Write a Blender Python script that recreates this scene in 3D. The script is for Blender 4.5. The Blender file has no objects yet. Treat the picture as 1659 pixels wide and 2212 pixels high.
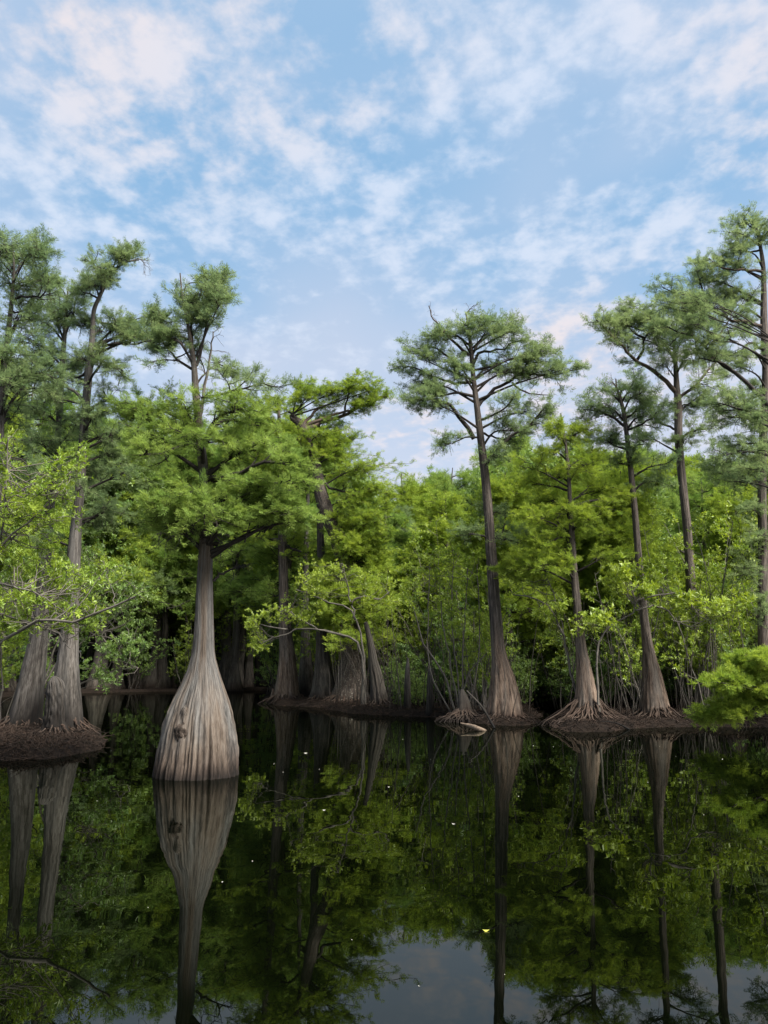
import bpy, math
import numpy as np
C = bpy.context.scene
COL = C.collection
rng = np.random.default_rng(7)
# ------------------------------------------------------------------ camera frame (photo measured on a 1659 x 2212 grid)
F, CX, CY, H, PITCH = 1671.0, 829.5, 1106.0, 1.6, math.radians(11.47)
cp, sp = math.cos(PITCH), math.sin(PITCH)
def P(x, y, d):
    "point seen at (x, y) of the photo, d metres ahead of the camera along the ground"
    v = (CY - y) / F
    k = d / (cp - sp * v)
    return np.array([(x - CX) / F * k, d, H + (sp + cp * v) * k])
def base(x, y, z=0.0):
    v = (CY - y) / F
    k = (z - H) / (sp + cp * v)
    return np.array([(x - CX) / F * k, (cp - sp * v) * k, z])
def px(y, d):
    "metres per photo pixel at depth d"
    v = (CY - y) / F
    return d / (cp - sp * v) / F
def nrm(a):
    return a / (np.linalg.norm(a, axis=-1, keepdims=True) + 1e-9)
# ------------------------------------------------------------------ mesh helpers
def link_mesh(name, V, faces, mats, mi=None, attrs=None, parent=None, smooth=False):
    "faces: list of int arrays [n,k]; mi: list of material indices per array"
    me = bpy.data.meshes.new(name)
    faces = [np.asarray(f, dtype=np.int32) for f in faces if len(f)]
    V = np.asarray(V, dtype=np.float32)
    me.vertices.add(len(V)); me.vertices.foreach_set('co', V.ravel())
    nl = sum(f.size for f in faces); nf = sum(len(f) for f in faces)
    me.loops.add(nl); me.loops.foreach_set('vertex_index', np.concatenate([f.ravel() for f in faces]))
    me.polygons.add(nf)
    tot = np.concatenate([np.full(len(f), f.shape[1], dtype=np.int32) for f in faces])
    st = np.concatenate([[0], np.cumsum(tot)[:-1]]).astype(np.int32)
    me.polygons.foreach_set('loop_start', st)
    if mi is not None:
        me.polygons.foreach_set('material_index', np.concatenate([np.full(len(f), m, dtype=np.int32) for f, m in zip(faces, mi)]))
    sm = smooth if isinstance(smooth, (list, tuple)) else [smooth] * len(faces)
    me.polygons.foreach_set('use_smooth', np.concatenate([np.full(len(f), bool(s)) for f, s in zip(faces, sm)]))
    for k, (typ, arr) in (attrs or {}).items():
        a = me.attributes.new(k, typ, 'POINT')
        a.data.foreach_set('value' if typ == 'FLOAT' else 'vector', np.asarray(arr, dtype=np.float32).ravel())
    for m in mats: me.materials.append(m)
    me.update(calc_edges=True)
    o = bpy.data.objects.new(name, me); COL.objects.link(o)
    if parent is not None: o.parent = parent
    return o
def tag(o, label=None, cat=None, group=None, kind=None):
    if label: o['label'] = label
    if cat: o['category'] = cat
    if group: o['group'] = group
    if kind: o['kind'] = kind
    return o
def thing(name, label, cat, loc, group=None):
    o = bpy.data.objects.new(name, None); COL.objects.link(o); o.location = [float(v) for v in loc]
    o.empty_display_size = .2
    return tag(o, label, cat, group)
def dup(root, loc, rz, sc=(1, 1, 1), label=None, group=None):
    r = root.copy(); COL.objects.link(r); r.location = loc; r.rotation_euler = (0, 0, rz); r.scale = sc
    if label: r['label'] = label
    if group: r['group'] = group
    for ch in list(root.children):
        c = ch.copy(); COL.objects.link(c); c.parent = r
    return r
class MB:
    "collects geometry of one mesh"
    def __init__(s): s.V = []; s.F = []; s.M = []; s.T = []; s.B = []; s.S = []; s.n = 0
    def add(s, V, Fc, m=0, tint=.5, bark=None, smooth=False):
        V = np.asarray(V).reshape(-1, 3)
        s.V.append(V); s.F.append(np.asarray(Fc) + s.n); s.M.append(m); s.S.append(smooth)
        s.T.append(np.broadcast_to(np.asarray(tint, dtype=np.float32), (len(V),)))
        s.B.append(V if bark is None else bark); s.n += len(V)
    def build(s, name, mats, parent=None, origin=(0, 0, 0)):
        V = np.concatenate(s.V) - np.asarray(origin)
        return link_mesh(name, V, s.F, mats, s.M, {'tint': ('FLOAT', np.concatenate(s.T)), 'bark': ('FLOAT_VECTOR', np.concatenate(s.B))}, parent, s.S)
def cr(pts, n):
    "Catmull-Rom resample of control rows to n rows"
    p = np.asarray(pts, dtype=float); k = len(p)
    if k == 2: t = np.linspace(0, 1, n)[:, None]; return p[0] * (1 - t) + p[1] * t
    q = np.vstack([2 * p[0] - p[1], p, 2 * p[-1] - p[-2]])
    L = np.concatenate([[0], np.cumsum(np.linalg.norm(np.diff(p[:, :3], axis=0), axis=1) + 1e-4)])
    t = np.interp(np.linspace(0, L[-1], n), L, np.arange(k)); i = np.minimum(t.astype(int), k - 2); u = (t - i)[:, None]
    a, b, c, d = q[i], q[i + 1], q[i + 2], q[i + 3]
    return .5 * (2 * b + (c - a) * u + (2 * a - 5 * b + 4 * c - d) * u * u + (3 * b - 3 * c + d - a) * u ** 3)
def tubes(mb, Pt, R, k=4, m=0, tint=.5, smooth=True):
    "Pt [N,n,3], R [N,n]"
    Pt = np.asarray(Pt, float); N, n, _ = Pt.shape
    if N == 0: return
    T = np.gradient(Pt, axis=1); T = nrm(T)
    ref = np.where(np.abs(T[:, :1, 2:3]) > .9, np.array([1., 0, 0]), np.array([0, 0, 1.]))
    U = nrm(np.cross(T, np.broadcast_to(ref, T.shape))); W = np.cross(T, U)
    a = np.arange(k) * 2 * math.pi / k
    V = Pt[:, :, None] + R[:, :, None, None] * (np.cos(a)[:, None] * U[:, :, None] + np.sin(a)[:, None] * W[:, :, None])
    idx = np.arange(N * n * k).reshape(N, n, k)
    A = idx[:, :-1]; B = idx[:, 1:]
    q = np.stack([A, np.roll(A, -1, 2), np.roll(B, -1, 2), B], -1).reshape(-1, 4)
    tt = np.asarray(tint, dtype=np.float32)
    if tt.ndim == 1: tt = np.repeat(tt, n * k)
    L = np.cumsum(np.linalg.norm(np.diff(Pt, axis=1, prepend=Pt[:, :1]), axis=2), axis=1)
    bk = np.stack([np.broadcast_to(np.cos(a) * .1, (N, n, k)), np.broadcast_to(np.sin(a) * .1, (N, n, k)), np.broadcast_to(L[:, :, None], (N, n, k)) + Pt[:, :1, :1]], -1).reshape(-1, 3)
    mb.add(V.reshape(-1, 3), q, m, tt, bk, smooth)
def grow(rng, start, d0, L, n=5, wig=.15, up=0.0):
    "curved polylines: start [N,3], d0 [N,3], L [N]"
    N = len(start); d = nrm(d0); pts = [start]; seg = (np.asarray(L) / (n - 1))[:, None]
    for i in range(n - 1):
        d = nrm(d + wig * rng.normal(size=(N, 3)) + np.array([0, 0, up]))
        pts.append(pts[-1] + d * seg)
    return np.stack(pts, 1)
def at(Pt, t):
    "Pt [N,n,3], t [N,m] in 0..1 -> points and tangents [N,m,3]"
    n = Pt.shape[1]; s = t * (n - 1); i = np.minimum(s.astype(int), n - 2); u = (s - i)[..., None]
    r = np.arange(len(Pt))[:, None]
    a, b = Pt[r, i], Pt[r, i + 1]
    return a * (1 - u) + b * u, nrm(b - a)
def spawn(rng, Pt, m, t0, t1, L, ang=(45, 75), flat=.4, n=5, wig=.15, up=.05, taper=.5):
    N = len(Pt); t = (np.arange(m) + rng.random((N, m))) / m * (t1 - t0) + t0
    p, T = at(Pt, t)
    R = rng.normal(size=(N, m, 3)); R[..., 2] *= flat
    S = nrm(R - (R * T).sum(-1, keepdims=True) * T)
    a = np.radians(rng.uniform(ang[0], ang[1], (N, m, 1)))
    d = T * np.cos(a) + S * np.sin(a); d[..., 2] *= (.35 + .65 * flat) if flat < 1 else 1
    ln = L * (1 - taper * (t - t0) / max(t1 - t0, 1e-3)) * rng.uniform(.6, 1.25, (N, m))
    return grow(rng, p.reshape(-1, 3), d.reshape(-1, 3), ln.ravel(), n, wig, up)
def needle_sprays(rng, mb, p, d, size, nb=6, w=.011, tint=.5, m=0, lift=.25):
    "feathery cypress sprays: a rachis with narrow leaflets both sides"
    N = len(p); size = size * rng.uniform(.7, 1.3, N)
    d = nrm(d); up = nrm(rng.normal(size=(N, 3)) * .55 + np.array([0, 0, 1.]))
    s = nrm(np.cross(d, up)); nn = np.cross(s, d)
    j = np.arange(nb); side = np.where(j % 2, 1., -1.); u = (j + .5) / nb * .8
    a = np.radians(62 - 38 * u)[None, :] * (1 + .25 * rng.normal(size=(N, nb)))
    side = side[None, :] * np.ones((N, 1)); side[:, -1] *= .2
    ll = size[:, None] * (1 - .35 * u)[None, :] * .75
    b = p[:, None] + d[:, None] * (size[:, None] * u[None, :])[..., None]
    dr = d[:, None] * np.cos(a)[..., None] + s[:, None] * (np.sin(a) * side)[..., None] + nn[:, None] * (rng.normal(size=(N, nb)) * .18 + lift * .3)[..., None]
    tip = b + dr * ll[..., None]
    pr = nrm(np.cross(dr, nn[:, None] + .4 * rng.normal(size=(N, nb, 3)))) * w
    mid = b + dr * (ll * .45)[..., None]
    V = np.stack([b, mid + pr, tip, mid - pr], 2)
    fi = np.arange(N * nb * 4).reshape(-1, 4)
    tt = np.repeat(np.broadcast_to(np.asarray(tint, dtype=np.float32), (N,)) + rng.normal(size=N) * .1, nb * 4)
    mb.add(V.reshape(-1, 3), fi, m, tt)
def rosettes(rng, mb, p, d, size, nb=6, asp=.36, tint=.5, m=0):
    "whorls of pointed broad leaves"
    N = len(p); size = size * rng.uniform(.6, 1.25, N)
    d = nrm(d); s = nrm(np.cross(d, rng.normal(size=(N, 3)))); w = np.cross(d, s)
    a = np.arange(nb) * 2.4 + rng.random((N, 1)) * 6.28
    tilt = rng.uniform(.35, 1.25, (N, nb))
    dr = d[:, None] * np.cos(tilt)[..., None] + (s[:, None] * np.cos(a)[..., None] + w[:, None] * np.sin(a)[..., None]) * np.sin(tilt)[..., None]
    dr = nrm(dr + np.array([0, 0, .12])); sz = size[:, None, None] * rng.uniform(.6, 1.1, (N, nb, 1))
    b = p[:, None] + dr * .05 * sz - d[:, None] * (rng.random((N, nb, 1)) * .5 * sz)
    side = nrm(np.cross(dr, d[:, None] + .3 * rng.normal(size=(N, nb, 3))))
    nn = np.cross(side, dr)
    droop = nn * (sz * .12)
    mid = b + dr * sz * .55
    V = np.stack([b, mid + side * sz * asp * .5 + droop * .8, b + dr * sz - droop, mid - side * sz * asp * .5 + droop * .8, mid], 2)
    k = np.arange(N * nb)[:, None] * 5
    f = np.concatenate([k + np.array([0, 1, 4]), k + np.array([4, 1, 2]), k + np.array([0, 4, 3]), k + np.array([4, 2, 3])])
    tt = np.repeat(np.broadcast_to(np.asarray(tint, dtype=np.float32), (N,)) + rng.normal(size=N) * .1, nb * 5)
    mb.add(V.reshape(-1, 3), f, m, tt)
# ------------------------------------------------------------------ materials
def nodes(m):
    m.use_nodes = True; nt = m.node_tree; nt.nodes.clear(); return nt
def N(nt, t, **k):
    n = nt.nodes.new(t)
    for a, b in k.items():
        if a in ('operation', 'blend_type', 'data_type', 'attribute_name', 'noise_dimensions', 'interpolation', 'vector_type', 'feature', 'distance', 'sky_type'): setattr(n, a, b)
        else: n.inputs[a.replace('_', ' ')].default_value = b
    return n
def ramp(nt, stops):
    r = nt.nodes.new('ShaderNodeValToRGB'); e = r.color_ramp.elements
    while len(e) < len(stops): e.new(.5)
    for i, (p, c) in enumerate(stops): e[i].position = p; e[i].color = (*c, 1) if len(c) == 3 else c
    return r
def leaf_mat(name, ca, cb, trans=.35, gloss=.0, rough=.45):
    m = bpy.data.materials.new(name); nt = nodes(m); L = nt.links.new
    at_ = N(nt, 'ShaderNodeAttribute', attribute_name='tint')
    oi = nt.nodes.new('ShaderNodeObjectInfo')
    ad = N(nt, 'ShaderNodeMath', operation='MULTIPLY_ADD'); ad.inputs[1].default_value = .3; L(oi.outputs['Random'], ad.inputs[0]); L(at_.outputs['Fac'], ad.inputs[2])
    sb = N(nt, 'ShaderNodeMath', operation='SUBTRACT'); sb.inputs[1].default_value = .15; L(ad.outputs[0], sb.inputs[0])
    r = ramp(nt, [(0, ca), (1, cb)]); L(sb.outputs[0], r.inputs[0])
    df = nt.nodes.new('ShaderNodeBsdfDiffuse'); tr = nt.nodes.new('ShaderNodeBsdfTranslucent')
    hs = N(nt, 'ShaderNodeHueSaturation', Saturation=1.1, Value=1.15, Hue=.49); L(r.outputs[0], hs.inputs['Color'])
    L(r.outputs[0], df.inputs[0]); L(hs.outputs[0], tr.inputs[0])
    mx = nt.nodes.new('ShaderNodeMixShader'); mx.inputs[0].default_value = trans
    L(df.outputs[0], mx.inputs[1]); L(tr.outputs[0], mx.inputs[2]); out = nt.nodes.new('ShaderNodeOutputMaterial')
    if gloss:
        gl = nt.nodes.new('ShaderNodeBsdfGlossy'); gl.inputs['Roughness'].default_value = rough; gl.inputs[0].default_value = (1, 1, 1, 1)
        m2 = nt.nodes.new('ShaderNodeMixShader'); m2.inputs[0].default_value = gloss
        L(mx.outputs[0], m2.inputs[1]); L(gl.outputs[0], m2.inputs[2]); L(m2.outputs[0], out.inputs[0])
    else: L(mx.outputs[0], out.inputs[0])
    return m
def bark_mat(name, c_dark, c_mid, c_light, c_patch, patch=.5, sx=9., sz=1.1, bump=.6, foot=None, foot_h=.5, lichen=0, top=None, st=(.40, .49, .60)):
    m = bpy.data.materials.new(name); nt = nodes(m); L = nt.links.new
    at_ = N(nt, 'ShaderNodeAttribute', attribute_name='bark')
    def mp(s):
        n = nt.nodes.new('ShaderNodeMapping'); n.inputs['Scale'].default_value = s; L(at_.outputs['Vector'], n.inputs[0]); return n
    a = N(nt, 'ShaderNodeTexNoise', Scale=1., Detail=6., Roughness=.65, Distortion=.25); L(mp((sx, sx, sz)).outputs[0], a.inputs['Vector'])
    b = N(nt, 'ShaderNodeTexNoise', Scale=1., Detail=5., Roughness=.7, Distortion=.4); L(mp((sx * 4.2, sx * 4.2, sz * 5)).outputs[0], b.inputs['Vector'])
    c = N(nt, 'ShaderNodeTexNoise', Scale=1., Detail=3., Roughness=.55); L(mp((sx * .22, sx * .22, sz * .55)).outputs[0], c.inputs['Vector'])
    mixf = N(nt, 'ShaderNodeMath', operation='MULTIPLY_ADD'); mixf.inputs[1].default_value = .55; L(a.outputs['Fac'], mixf.inputs[0])
    hb = N(nt, 'ShaderNodeMath', operation='MULTIPLY'); hb.inputs[1].default_value = .45; L(b.outputs['Fac'], hb.inputs[0]); L(hb.outputs[0], mixf.inputs[2])
    r = ramp(nt, [(st[0], c_dark), (st[1], c_mid), (st[2], c_light)]); L(mixf.outputs[0], r.inputs[0])
    mc = N(nt, 'ShaderNodeMixRGB', blend_type='MIX'); pr = ramp(nt, [(patch - .06, (0, 0, 0)), (patch + .1, (1, 1, 1))]); L(c.outputs['Fac'], pr.inputs[0])
    r2 = ramp(nt, [(.40, tuple(v * .3 for v in c_patch)), (.57, c_patch)]); L(mixf.outputs[0], r2.inputs[0])
    L(pr.outputs[0], mc.inputs[0]); L(r.outputs[0], mc.inputs[1]); L(r2.outputs[0], mc.inputs[2])
    col = mc
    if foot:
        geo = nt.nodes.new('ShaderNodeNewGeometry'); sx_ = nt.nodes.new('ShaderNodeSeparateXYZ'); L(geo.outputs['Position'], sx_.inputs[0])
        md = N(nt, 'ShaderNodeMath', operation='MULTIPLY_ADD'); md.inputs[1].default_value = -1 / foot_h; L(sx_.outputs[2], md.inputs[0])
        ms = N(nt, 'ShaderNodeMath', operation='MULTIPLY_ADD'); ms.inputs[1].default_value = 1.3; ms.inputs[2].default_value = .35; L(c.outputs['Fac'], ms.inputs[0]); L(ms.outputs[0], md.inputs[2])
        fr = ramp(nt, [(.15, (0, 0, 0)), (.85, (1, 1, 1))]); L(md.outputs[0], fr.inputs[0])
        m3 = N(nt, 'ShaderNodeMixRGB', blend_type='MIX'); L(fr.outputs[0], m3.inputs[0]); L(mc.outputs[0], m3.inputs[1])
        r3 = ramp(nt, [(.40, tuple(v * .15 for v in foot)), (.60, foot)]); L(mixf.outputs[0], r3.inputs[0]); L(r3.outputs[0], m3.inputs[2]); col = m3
    if top:
        g2 = nt.nodes.new('ShaderNodeNewGeometry'); s2 = nt.nodes.new('ShaderNodeSeparateXYZ'); L(g2.outputs['Position'], s2.inputs[0])
        a2 = N(nt, 'ShaderNodeMath', operation='MULTIPLY_ADD'); a2.inputs[1].default_value = 2.; L(c.outputs['Fac'], a2.inputs[0]); L(s2.outputs[2], a2.inputs[2])
        mr = nt.nodes.new('ShaderNodeMapRange'); mr.inputs[1].default_value = 2.6; mr.inputs[2].default_value = 4.2; L(a2.outputs[0], mr.inputs[0])
        r5_ = ramp(nt, [(.40, tuple(v * .3 for v in top)), (.5, top), (.6, tuple(v * 2.8 for v in top))]); L(mixf.outputs[0], r5_.inputs[0])
        m5 = N(nt, 'ShaderNodeMixRGB', blend_type='MIX'); L(mr.outputs[0], m5.inputs[0]); L(col.outputs[0], m5.inputs[1]); L(r5_.outputs[0], m5.inputs[2]); col = m5
    if lichen:
        l = N(nt, 'ShaderNodeTexNoise', Scale=2.2, Detail=5., Roughness=.7); L(mp((9, 9, 9)).outputs[0], l.inputs['Vector'])
        lr = ramp(nt, [(.56, (0, 0, 0)), (.64, (1, 1, 1))]); L(l.outputs['Fac'], lr.inputs[0])
        lm = N(nt, 'ShaderNodeMath', operation='MULTIPLY'); lm.inputs[1].default_value = lichen; L(lr.outputs[0], lm.inputs[0])
        m4 = N(nt, 'ShaderNodeMixRGB', blend_type='MIX', Color2=(.36, .35, .30, 1)); L(lm.outputs[0], m4.inputs[0]); L(col.outputs[0], m4.inputs[1]); col = m4
    g3 = nt.nodes.new('ShaderNodeNewGeometry'); s3 = nt.nodes.new('ShaderNodeSeparateXYZ'); L(g3.outputs['Position'], s3.inputs[0])
    w1 = N(nt, 'ShaderNodeMath', operation='MULTIPLY_ADD'); w1.inputs[1].default_value = -.35; L(c.outputs['Fac'], w1.inputs[0]); L(s3.outputs[2], w1.inputs[2])
    w2 = nt.nodes.new('ShaderNodeMapRange'); w2.inputs[1].default_value = -.13; w2.inputs[2].default_value = .07; w2.inputs[3].default_value = .25; w2.inputs[4].default_value = 1.; L(w1.outputs[0], w2.inputs[0])
    wm = N(nt, 'ShaderNodeMixRGB', blend_type='MULTIPLY', Fac=1.); L(col.outputs[0], wm.inputs[1]); L(w2.outputs[0], wm.inputs[2]); col = wm
    bs = N(nt, 'ShaderNodeBsdfPrincipled', Roughness=.85); bs.inputs['Specular IOR Level'].default_value = .25
    L(col.outputs[0], bs.inputs['Base Color'])
    bp = N(nt, 'ShaderNodeBump', Strength=bump, Distance=.03); L(mixf.outputs[0], bp.inputs['Height']); L(bp.outputs[0], bs.inputs['Normal'])
    out = nt.nodes.new('ShaderNodeOutputMaterial'); L(bs.outputs[0], out.inputs[0]); return m
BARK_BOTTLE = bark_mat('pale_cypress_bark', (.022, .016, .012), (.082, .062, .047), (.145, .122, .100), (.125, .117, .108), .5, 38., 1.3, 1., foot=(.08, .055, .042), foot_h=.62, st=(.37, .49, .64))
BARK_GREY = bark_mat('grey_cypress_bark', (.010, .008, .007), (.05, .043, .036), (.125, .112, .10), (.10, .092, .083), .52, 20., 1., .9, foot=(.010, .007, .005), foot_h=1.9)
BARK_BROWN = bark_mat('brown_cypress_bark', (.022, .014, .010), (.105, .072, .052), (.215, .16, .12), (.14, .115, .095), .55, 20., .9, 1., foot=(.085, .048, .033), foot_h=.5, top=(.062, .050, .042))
BARK_UP = bark_mat('dark_mottled_bark', (.010, .008, .007), (.04, .03, .024), (.10, .08, .066), (.06, .044, .033), .55, 18., 2.5, .9, lichen=.4)
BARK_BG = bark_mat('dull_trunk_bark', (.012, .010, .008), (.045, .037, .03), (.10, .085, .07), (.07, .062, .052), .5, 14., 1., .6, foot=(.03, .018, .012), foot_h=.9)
LIMB = bark_mat('wet_limb_bark', (.008, .007, .006), (.022, .018, .015), (.055, .045, .038), (.03, .024, .019), .55, 14., 4., .4)
LIMB_PALE = bark_mat('bare_twig_bark', (.035, .03, .026), (.095, .085, .072), (.19, .17, .145), (.13, .115, .095), .5, 14., 4., .3)
LIMB_RED = bark_mat('reddish_limb_bark', (.02, .013, .010), (.07, .046, .034), (.15, .105, .08), (.09, .07, .055), .5, 12., 3., .4)
ROOT = bark_mat('muddy_root_bark', (.008, .005, .004), (.032, .02, .014), (.10, .066, .047), (.07, .05, .037), .5, 14., 3., .5)
LF_FRESH = leaf_mat('fresh_cypress_leaf', (.145, .225, .038), (.31, .39, .07), .45)
LF_MID = leaf_mat('cypress_leaf', (.125, .215, .05), (.25, .335, .085), .45)
LF_HIGH = leaf_mat('high_cypress_leaf', (.125, .19, .085), (.235, .30, .13), .5)
LF_BROAD = leaf_mat('bright_broad_leaf', (.15, .25, .03), (.35, .44, .06), .45, .03)
LF_DARK = leaf_mat('understory_leaf', (.09, .17, .04), (.21, .30, .06), .45, .03)
def simple(name, ca, cb, scale, rough=.9, bump=.5, dist=.02, spec=.2, coord='Object'):
    m = bpy.data.materials.new(name); nt = nodes(m); L = nt.links.new
    tc = nt.nodes.new('ShaderNodeTexCoord')
    a = N(nt, 'ShaderNodeTexNoise', Scale=scale, Detail=8., Roughness=.7); L(tc.outputs[coord], a.inputs['Vector'])
    r = ramp(nt, [(.35, ca), (.65, cb)]); L(a.outputs['Fac'], r.inputs[0])
    bs = N(nt, 'ShaderNodeBsdfPrincipled', Roughness=rough); bs.inputs['Specular IOR Level'].default_value = spec; L(r.outputs[0], bs.inputs['Base Color'])
    bp = N(nt, 'ShaderNodeBump', Strength=bump, Distance=dist); L(a.outputs['Fac'], bp.inputs['Height']); L(bp.outputs[0], bs.inputs['Normal'])
    out = nt.nodes.new('ShaderNodeOutputMaterial'); L(bs.outputs[0], out.inputs[0]); return m
MUD = simple('dark_swamp_mud', (.004, .003, .0025), (.016, .011, .008), 6., .95, .9, .05, .08)
LITTER = simple('brown_leaf_litter', (.006, .0045, .003), (.038, .024, .017), 3., .9, .2)
BURL = simple('burl_wood', (.010, .008, .006), (.065, .048, .038), 11., .9, 1., .04)
LOG = simple('bleached_log', (.05, .035, .025), (.20, .15, .11), 9., .85, .6)
FLECK = simple('pale_fleck', (.4, .38, .33), (.6, .58, .5), 9., .6, .1)
YLEAF = simple('yellow_leaf', (.3, .3, .04), (.45, .42, .08), 9., .5, .1)
# water
WATER = bpy.data.materials.new('black_still_water'); nt = nodes(WATER); L = nt.links.new
tc = nt.nodes.new('ShaderNodeTexCoord')
mp_ = nt.nodes.new('ShaderNodeMapping'); mp_.inputs['Scale'].default_value = (1, 1, 1); L(tc.outputs['Object'], mp_.inputs[0])
wn = N(nt, 'ShaderNodeTexNoise', Scale=1.3, Detail=2., Roughness=.45); L(mp_.outputs[0], wn.inputs['Vector'])
bp = N(nt, 'ShaderNodeBump', Strength=.045, Distance=.05); L(wn.outputs['Fac'], bp.inputs['Height'])
fr = N(nt, 'ShaderNodeFresnel', IOR=1.6); L(bp.outputs[0], fr.inputs['Normal'])
gl = N(nt, 'ShaderNodeBsdfGlossy', Roughness=.004); gl.inputs[0].default_value = (.59, .62, .58, 1); L(bp.outputs[0], gl.inputs['Normal'])
df = nt.nodes.new('ShaderNodeBsdfDiffuse'); df.inputs[0].default_value = (.0007, .0011, .0004, 1)
mx = nt.nodes.new('ShaderNodeMixShader'); L(fr.outputs[0], mx.inputs[0]); L(df.outputs[0], mx.inputs[1]); L(gl.outputs[0], mx.inputs[2])
L(mx.outputs[0], nt.nodes.new('ShaderNodeOutputMaterial').inputs[0])
# ------------------------------------------------------------------ land and water
def dseg(X, Y, poly):
    d = np.full(X.shape, 1e9); ins = np.zeros(X.shape, bool)
    for (ax, ay), (bx, by) in zip(poly, poly[1:] + poly[:1]):
        vx, vy = bx - ax, by - ay; t = np.clip(((X - ax) * vx + (Y - ay) * vy) / (vx * vx + vy * vy + 1e-9), 0, 1)
        d = np.minimum(d, np.hypot(X - ax - t * vx, Y - ay - t * vy))
        c = ((ay > Y) != (by > Y)) & (X < (bx - ax) * (Y - ay) / (by - ay + 1e-12) + ax); ins ^= c
    return np.where(ins, d, -d)
def bp2(*pts): return [tuple(base(x, y)[:2]) for x, y in pts]
shore = [(-60., 30.), (-16., 30.)] + bp2((-60, 1510), (120, 1499), (330, 1494), (480, 1494), (560, 1492), (585, 1494), (565, 1512), (600, 1523), (680, 1528), (740, 1538), (800, 1545), (930, 1549), (980, 1558), (1060, 1567), (1140, 1567), (1165, 1545), (1150, 1527), (1190, 1526), (1215, 1545), (1185, 1572), (1240, 1582), (1340, 1580), (1420, 1571), (1520, 1570), (1659, 1571), (1800, 1572)) + [(60., 20.), (60., 120.), (-60., 120.)]
mound_l = bp2((-120, 1632), (20, 1642), (110, 1640), (190, 1625), (222, 1607), (195, 1596), (150, 1580), (0, 1560), (-150, 1560))
def vnoise(X, Y, s, seed):
    r = np.random.default_rng(seed).random((64, 64)); x = X * s; y = Y * s
    i, j = np.floor(x).astype(int), np.floor(y).astype(int); u, v = x - i, y - j; u = u * u * (3 - 2 * u); v = v * v * (3 - 2 * v)
    g = lambda a, b: r[a % 64, b % 64]
    return g(i, j) * (1 - u) * (1 - v) + g(i + 1, j) * u * (1 - v) + g(i, j + 1) * (1 - u) * v + g(i + 1, j + 1) * u * v
def land(X, Y):
    X = np.asarray(X, float); Y = np.asarray(Y, float)
    wob = (vnoise(X, Y, 1.1, 3) - .5) * .7 + (vnoise(X, Y, 3.3, 4) - .5) * .25
    d = dseg(X, Y, shore) + wob * .8; d2 = dseg(X, Y, mound_l) + wob * .5
    z = np.clip(d * .35, -.7, .12) + np.clip(d, 0, .5) * (vnoise(X, Y, .8, 5) * .22 + vnoise(X, Y, 4.5, 6) * .12)
    z2 = np.clip(d2 * .35, -.7, .10) + np.clip(d2, 0, .4) * (vnoise(X, Y, 2.2, 7) * .2 + vnoise(X, Y, 7, 8) * .12)
    return np.maximum(z, z2)
def grid(name, xs, ys, zf, mat):
    X, Y = np.meshgrid(xs, ys); Z = zf(X, Y); V = np.stack([X, Y, Z], -1).reshape(-1, 3)
    i = np.arange(len(xs) * len(ys)).reshape(len(ys), len(xs))
    f = np.stack([i[:-1, :-1], i[:-1, 1:], i[1:, 1:], i[1:, :-1]], -1).reshape(-1, 4)
    return link_mesh(name, V, [f], [mat], smooth=True)
xs = np.concatenate([np.arange(-400, -30, 20.), np.arange(-30, 30, .14), np.arange(30, 401, 20.)])
ys = np.concatenate([np.arange(-200, 8, 16.), np.arange(8, 42, .12), np.arange(42, 90, .6), np.arange(90, 600, 30.)])
def zf(X, Y):
    if np.ndim(X) == 0: X = np.array([X]); Y = np.array([Y])
    Z = np.where((np.abs(X) > 61) | (Y < 8), -.6, 0); m = ~((np.abs(X) > 61) | (Y < 8)); Z = Z.astype(float); Z[m] = land(X[m], Y[m]); Z[Y > 110] = .2; Z[Y < -7] = .25; return Z
tag(grid('ground', xs, ys, zf, MUD), kind='structure')
tag(grid('water', np.array([-400., 400.]), np.array([-200., 600.]), lambda X, Y: X * 0, WATER), kind='structure')
def gz(x, y): return float(max(land(np.array([x]), np.array([y]))[0], -.05))
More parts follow.
